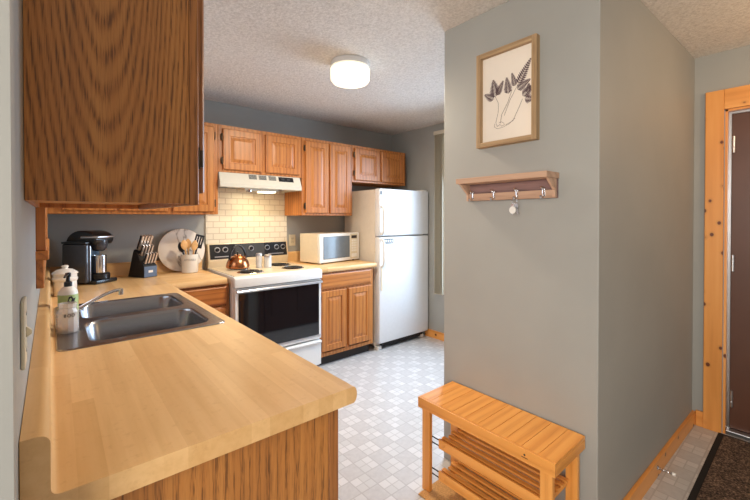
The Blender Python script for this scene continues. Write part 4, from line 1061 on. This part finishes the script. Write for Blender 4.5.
# keys on the third hook
hy = hooks[2]; kx = xw - 0.051
t = thing('key_ring', 'ring of keys with a round tag hanging from the third hook of the key rack', 'keys', (kx, hy, 1.45))
obj('ring', B().tube([(kx, hy + 0.013 * math.cos(a), 1.4485 + 0.013 * math.sin(a)) for a in [2 * PI * k / 24 for k in range(24)]], 0.0013, 6, True), 'chrome', t, True)
def key(dy, ang, mat):
    b = B().lathe([(0, -0.001), (0.011, -0.001), (0.011, 0.001), (0, 0.001)], (0, 0, -0.013), 16, Matrix.Rotation(PI / 2, 4, 'Y'))
    b.box(-0.001, 0.001, -0.0035, 0.0035, -0.052, -0.02).box(-0.001, 0.001, 0.003, 0.006, -0.046, -0.040).box(-0.001, 0.001, 0.003, 0.0055, -0.036, -0.032)
    b.xform(Matrix.Translation((kx + dy * 0.12, hy + dy, 1.437)) @ Matrix.Rotation(ang, 4, 'X'))
    obj('key', b, mat, t)
key(-0.004, -0.25, 'brushed'); key(0.004, 0.15, 'chrome')
obj('round_tag', B().lathe([(0, -0.0015), (0.017, -0.0015), (0.017, 0.0015), (0, 0.0015)], (kx - 0.006, hy + 0.006, 1.405), 24, Matrix.Rotation(PI / 2, 4, 'Y')).tube([(kx, hy, 1.436), (kx - 0.004, hy + 0.004, 1.425), (kx - 0.006, hy + 0.006, 1.418)], 0.0012, 6), 'white_plastic', t, True)
obj('fob', B().box(kx + 0.002, kx + 0.010, hy - 0.012, hy + 0.006, 1.408, 1.434, 0.002), 'black_plastic', t)

# ------------------------------------------------------------------ shoe bench
bx0, bx1, by0, by1, bz = 1.385, 1.662, 0.617, 1.302, 0.465
t = thing('shoe_bench', 'bamboo shoe rack bench with slatted seat against the grey wall', 'bench', ((bx0 + bx1) / 2, (by0 + by1) / 2, 0))
ns = 10; sw = (by1 - by0) / ns
for k in range(ns):
    obj('seat_slat', B().box(bx0 + 0.014, bx1, by0 + k * sw + 0.0006, by0 + (k + 1) * sw - 0.0006, bz - 0.015, bz, 0.0012, 1), 'bamboo_x', t)
ap = obj('front_apron', B().box(bx0, bx0 + 0.0138, by0, by1, bz - 0.052, bz - 0.0005, 0.0015), 'bamboo_y', t)
obj('brand_mark', B().cyl((bx0 + 0.0005, 0.735, bz - 0.022), (bx0 - 0.0004, 0.735, bz - 0.022), 0.0042, n=10).box(bx0 - 0.0004, bx0 + 0.0005, 0.722, 0.748, bz - 0.034, bz - 0.0315), 'label_dark', ap)
for yy in (0.63, 0.648, 0.668): obj('dowel', B().cyl((bx0 + 0.001, yy, bz - 0.03), (bx0 - 0.0005, yy, bz - 0.03), 0.004, n=10), 'bamboo_x', ap)
obj('rear_apron', B().box(bx1 - 0.014, bx1 - 0.001, by0, by1, bz - 0.052, bz - 0.0155, 0.001), 'bamboo_y', t)
for y0_ in (by0, by1 - 0.014): obj('end_apron', B().box(bx0 + 0.0142, bx1 - 0.0145, y0_, y0_ + 0.014, bz - 0.052, bz - 0.0155, 0.001), 'bamboo_x', t)
lw = 0.048
for y0_ in (by0 + 0.016, by1 - 0.016 - lw):
    for x0_ in (bx0 + 0.0142, bx1 - 0.0145 - 0.022):
        obj('leg', B().box(x0_, x0_ + 0.022, y0_, y0_ + lw, 0.0, bz - 0.053, 0.002), 'bamboo_z', t)
for zs, zn in ((0.278, 'upper'), (0.120, 'lower')):
    yA, yB_ = by0 + 0.045, by1 - 0.088
    for yy in (yA + 0.01, yB_ - 0.055):
        obj('shelf_cleat', B().box(bx0 + 0.0365, bx1 - 0.037, yy, yy + 0.022, zs - 0.030, zs - 0.0125, 0.001), 'bamboo_x', t)
    n_ = 5; x_lo, x_hi = bx0 + 0.062, bx1 - 0.040
    for k in range(n_):
        xx = x_lo + k * (x_hi - x_lo - 0.022) / (n_ - 1)
        off = 0.012 * (k % 2)
        obj('shelf_slat', B().box(xx, xx + 0.022, yA + 0.004, yB_ - 0.012 - off, zs - 0.012, zs, 0.002), 'bamboo_y', t)
    obj('shelf_rail', B().box(bx0 + 0.038, bx0 + 0.0495, yA + 0.004, yB_ - 0.014, zs - 0.044, zs + 0.002, 0.002), 'bamboo_y', t)
    for dz in (-0.006, -0.034):
        obj('rod', B().cyl((bx0 + 0.0436, by0 + 0.020, zs + dz), (bx0 + 0.0436, by1 - 0.020, zs + dz), 0.003, n=8), 'coil', t, True)

# small mat under the bench, doormat, doorstop, switch
single('floor_mat', B().box(1.352, 1.65, -0.2, 1.268, 0.0004, 0.006, 0.001), 'tan_mat', 'thin tan mat under the front of the shoe bench', 'mat', (1.5, 0.5, 0)).location.z = 0
t = thing('doormat', 'dark brown textured doormat in front of the entry door', 'doormat', (2.6, -0.05, 0))
obj('pile', B().box(1.93, 3.17, -0.5, 0.372, 0.004, 0.012, 0.002), 'doormat', t)
obj('border', B().box(1.90, 3.20, -0.53, 0.402, 0.0003, 0.0045, 0.001), 'rubber', t)
k = (EY - PY0) / (EX - PX); sx = 2.40; sy = PY0 + k * (sx - PX) - 0.0185
t = thing('doorstop', 'small metal spring doorstop on the pine baseboard', 'doorstop', (sx, sy, 0.055))
obj('flange', B().cyl((sx, sy, 0.055), (sx, sy - 0.005, 0.055), 0.011, 0.008, 14), 'chrome', t, True)
obj('spring', B().tube([(sx + 0.006 * math.cos(2 * PI * 9 * i / 108), sy - 0.005 - 0.058 * i / 108, 0.055 + 0.006 * math.sin(2 * PI * 9 * i / 108)) for i in range(109)], 0.0016, 5), 'chrome', t, True)
obj('tip', B().cyl((sx, sy - 0.063, 0.055), (sx, sy - 0.076, 0.055), 0.009, 0.008, 14), 'white_plastic', t, True)
yy, zz = 0.905, 1.168; x = XL + 0.0004
t = thing('light_switch', 'ivory toggle light switch on the left wall above the backsplash', 'light switch', (x, yy, zz))
obj('plate', B().box(x, x + 0.006, yy - 0.036, yy + 0.036, zz - 0.058, zz + 0.058, 0.0025), 'ivory_plastic', t, True)
obj('toggle', B().prism([(x + 0.006, zz - 0.010), (x + 0.014, zz - 0.004), (x + 0.014, zz + 0.002), (x + 0.006, zz + 0.010)], 1, yy - 0.005, yy + 0.005, 0.001), 'ivory_plastic', t)
for dz in (-0.032, 0.032): obj('screw', B().cyl((x + 0.0055, yy, zz + dz), (x + 0.0072, yy, zz + dz), 0.0035, n=10), 'brushed', t, True)

# the sink wall and peninsula run very slightly out of square with the rest of the kitchen
SK = 0.0122
def skew(o):
    r = base_of(o); L = Vector(r.location)
    for c in [o] + list(o.children_recursive):
        if c.type == 'MESH' and not c.data.get('skewed'):
            for v in c.data.vertices: v.co.x -= SK * (v.co.y + L.y - (0.83 if r is not o or True else 0)) - SK * (L.y - 0.83)
            c.data['skewed'] = 1
    o.location.x -= SK * (L.y - 0.83)
for o in list(COL.objects):
    if o.parent: continue
    if o.name in ('wall_left', 'window_1', 'wall_cabinet', 'base_cabinet', 'worktop', 'kitchen_sink', 'faucet', 'soap_dispenser', 'glass_jar', 'canister', 'light_switch', 'coffee_maker', 'travel_mug'):
        if o.rotation_euler.z: o.location.x -= SK * (o.location.y - 0.83)
        else: skew(o)
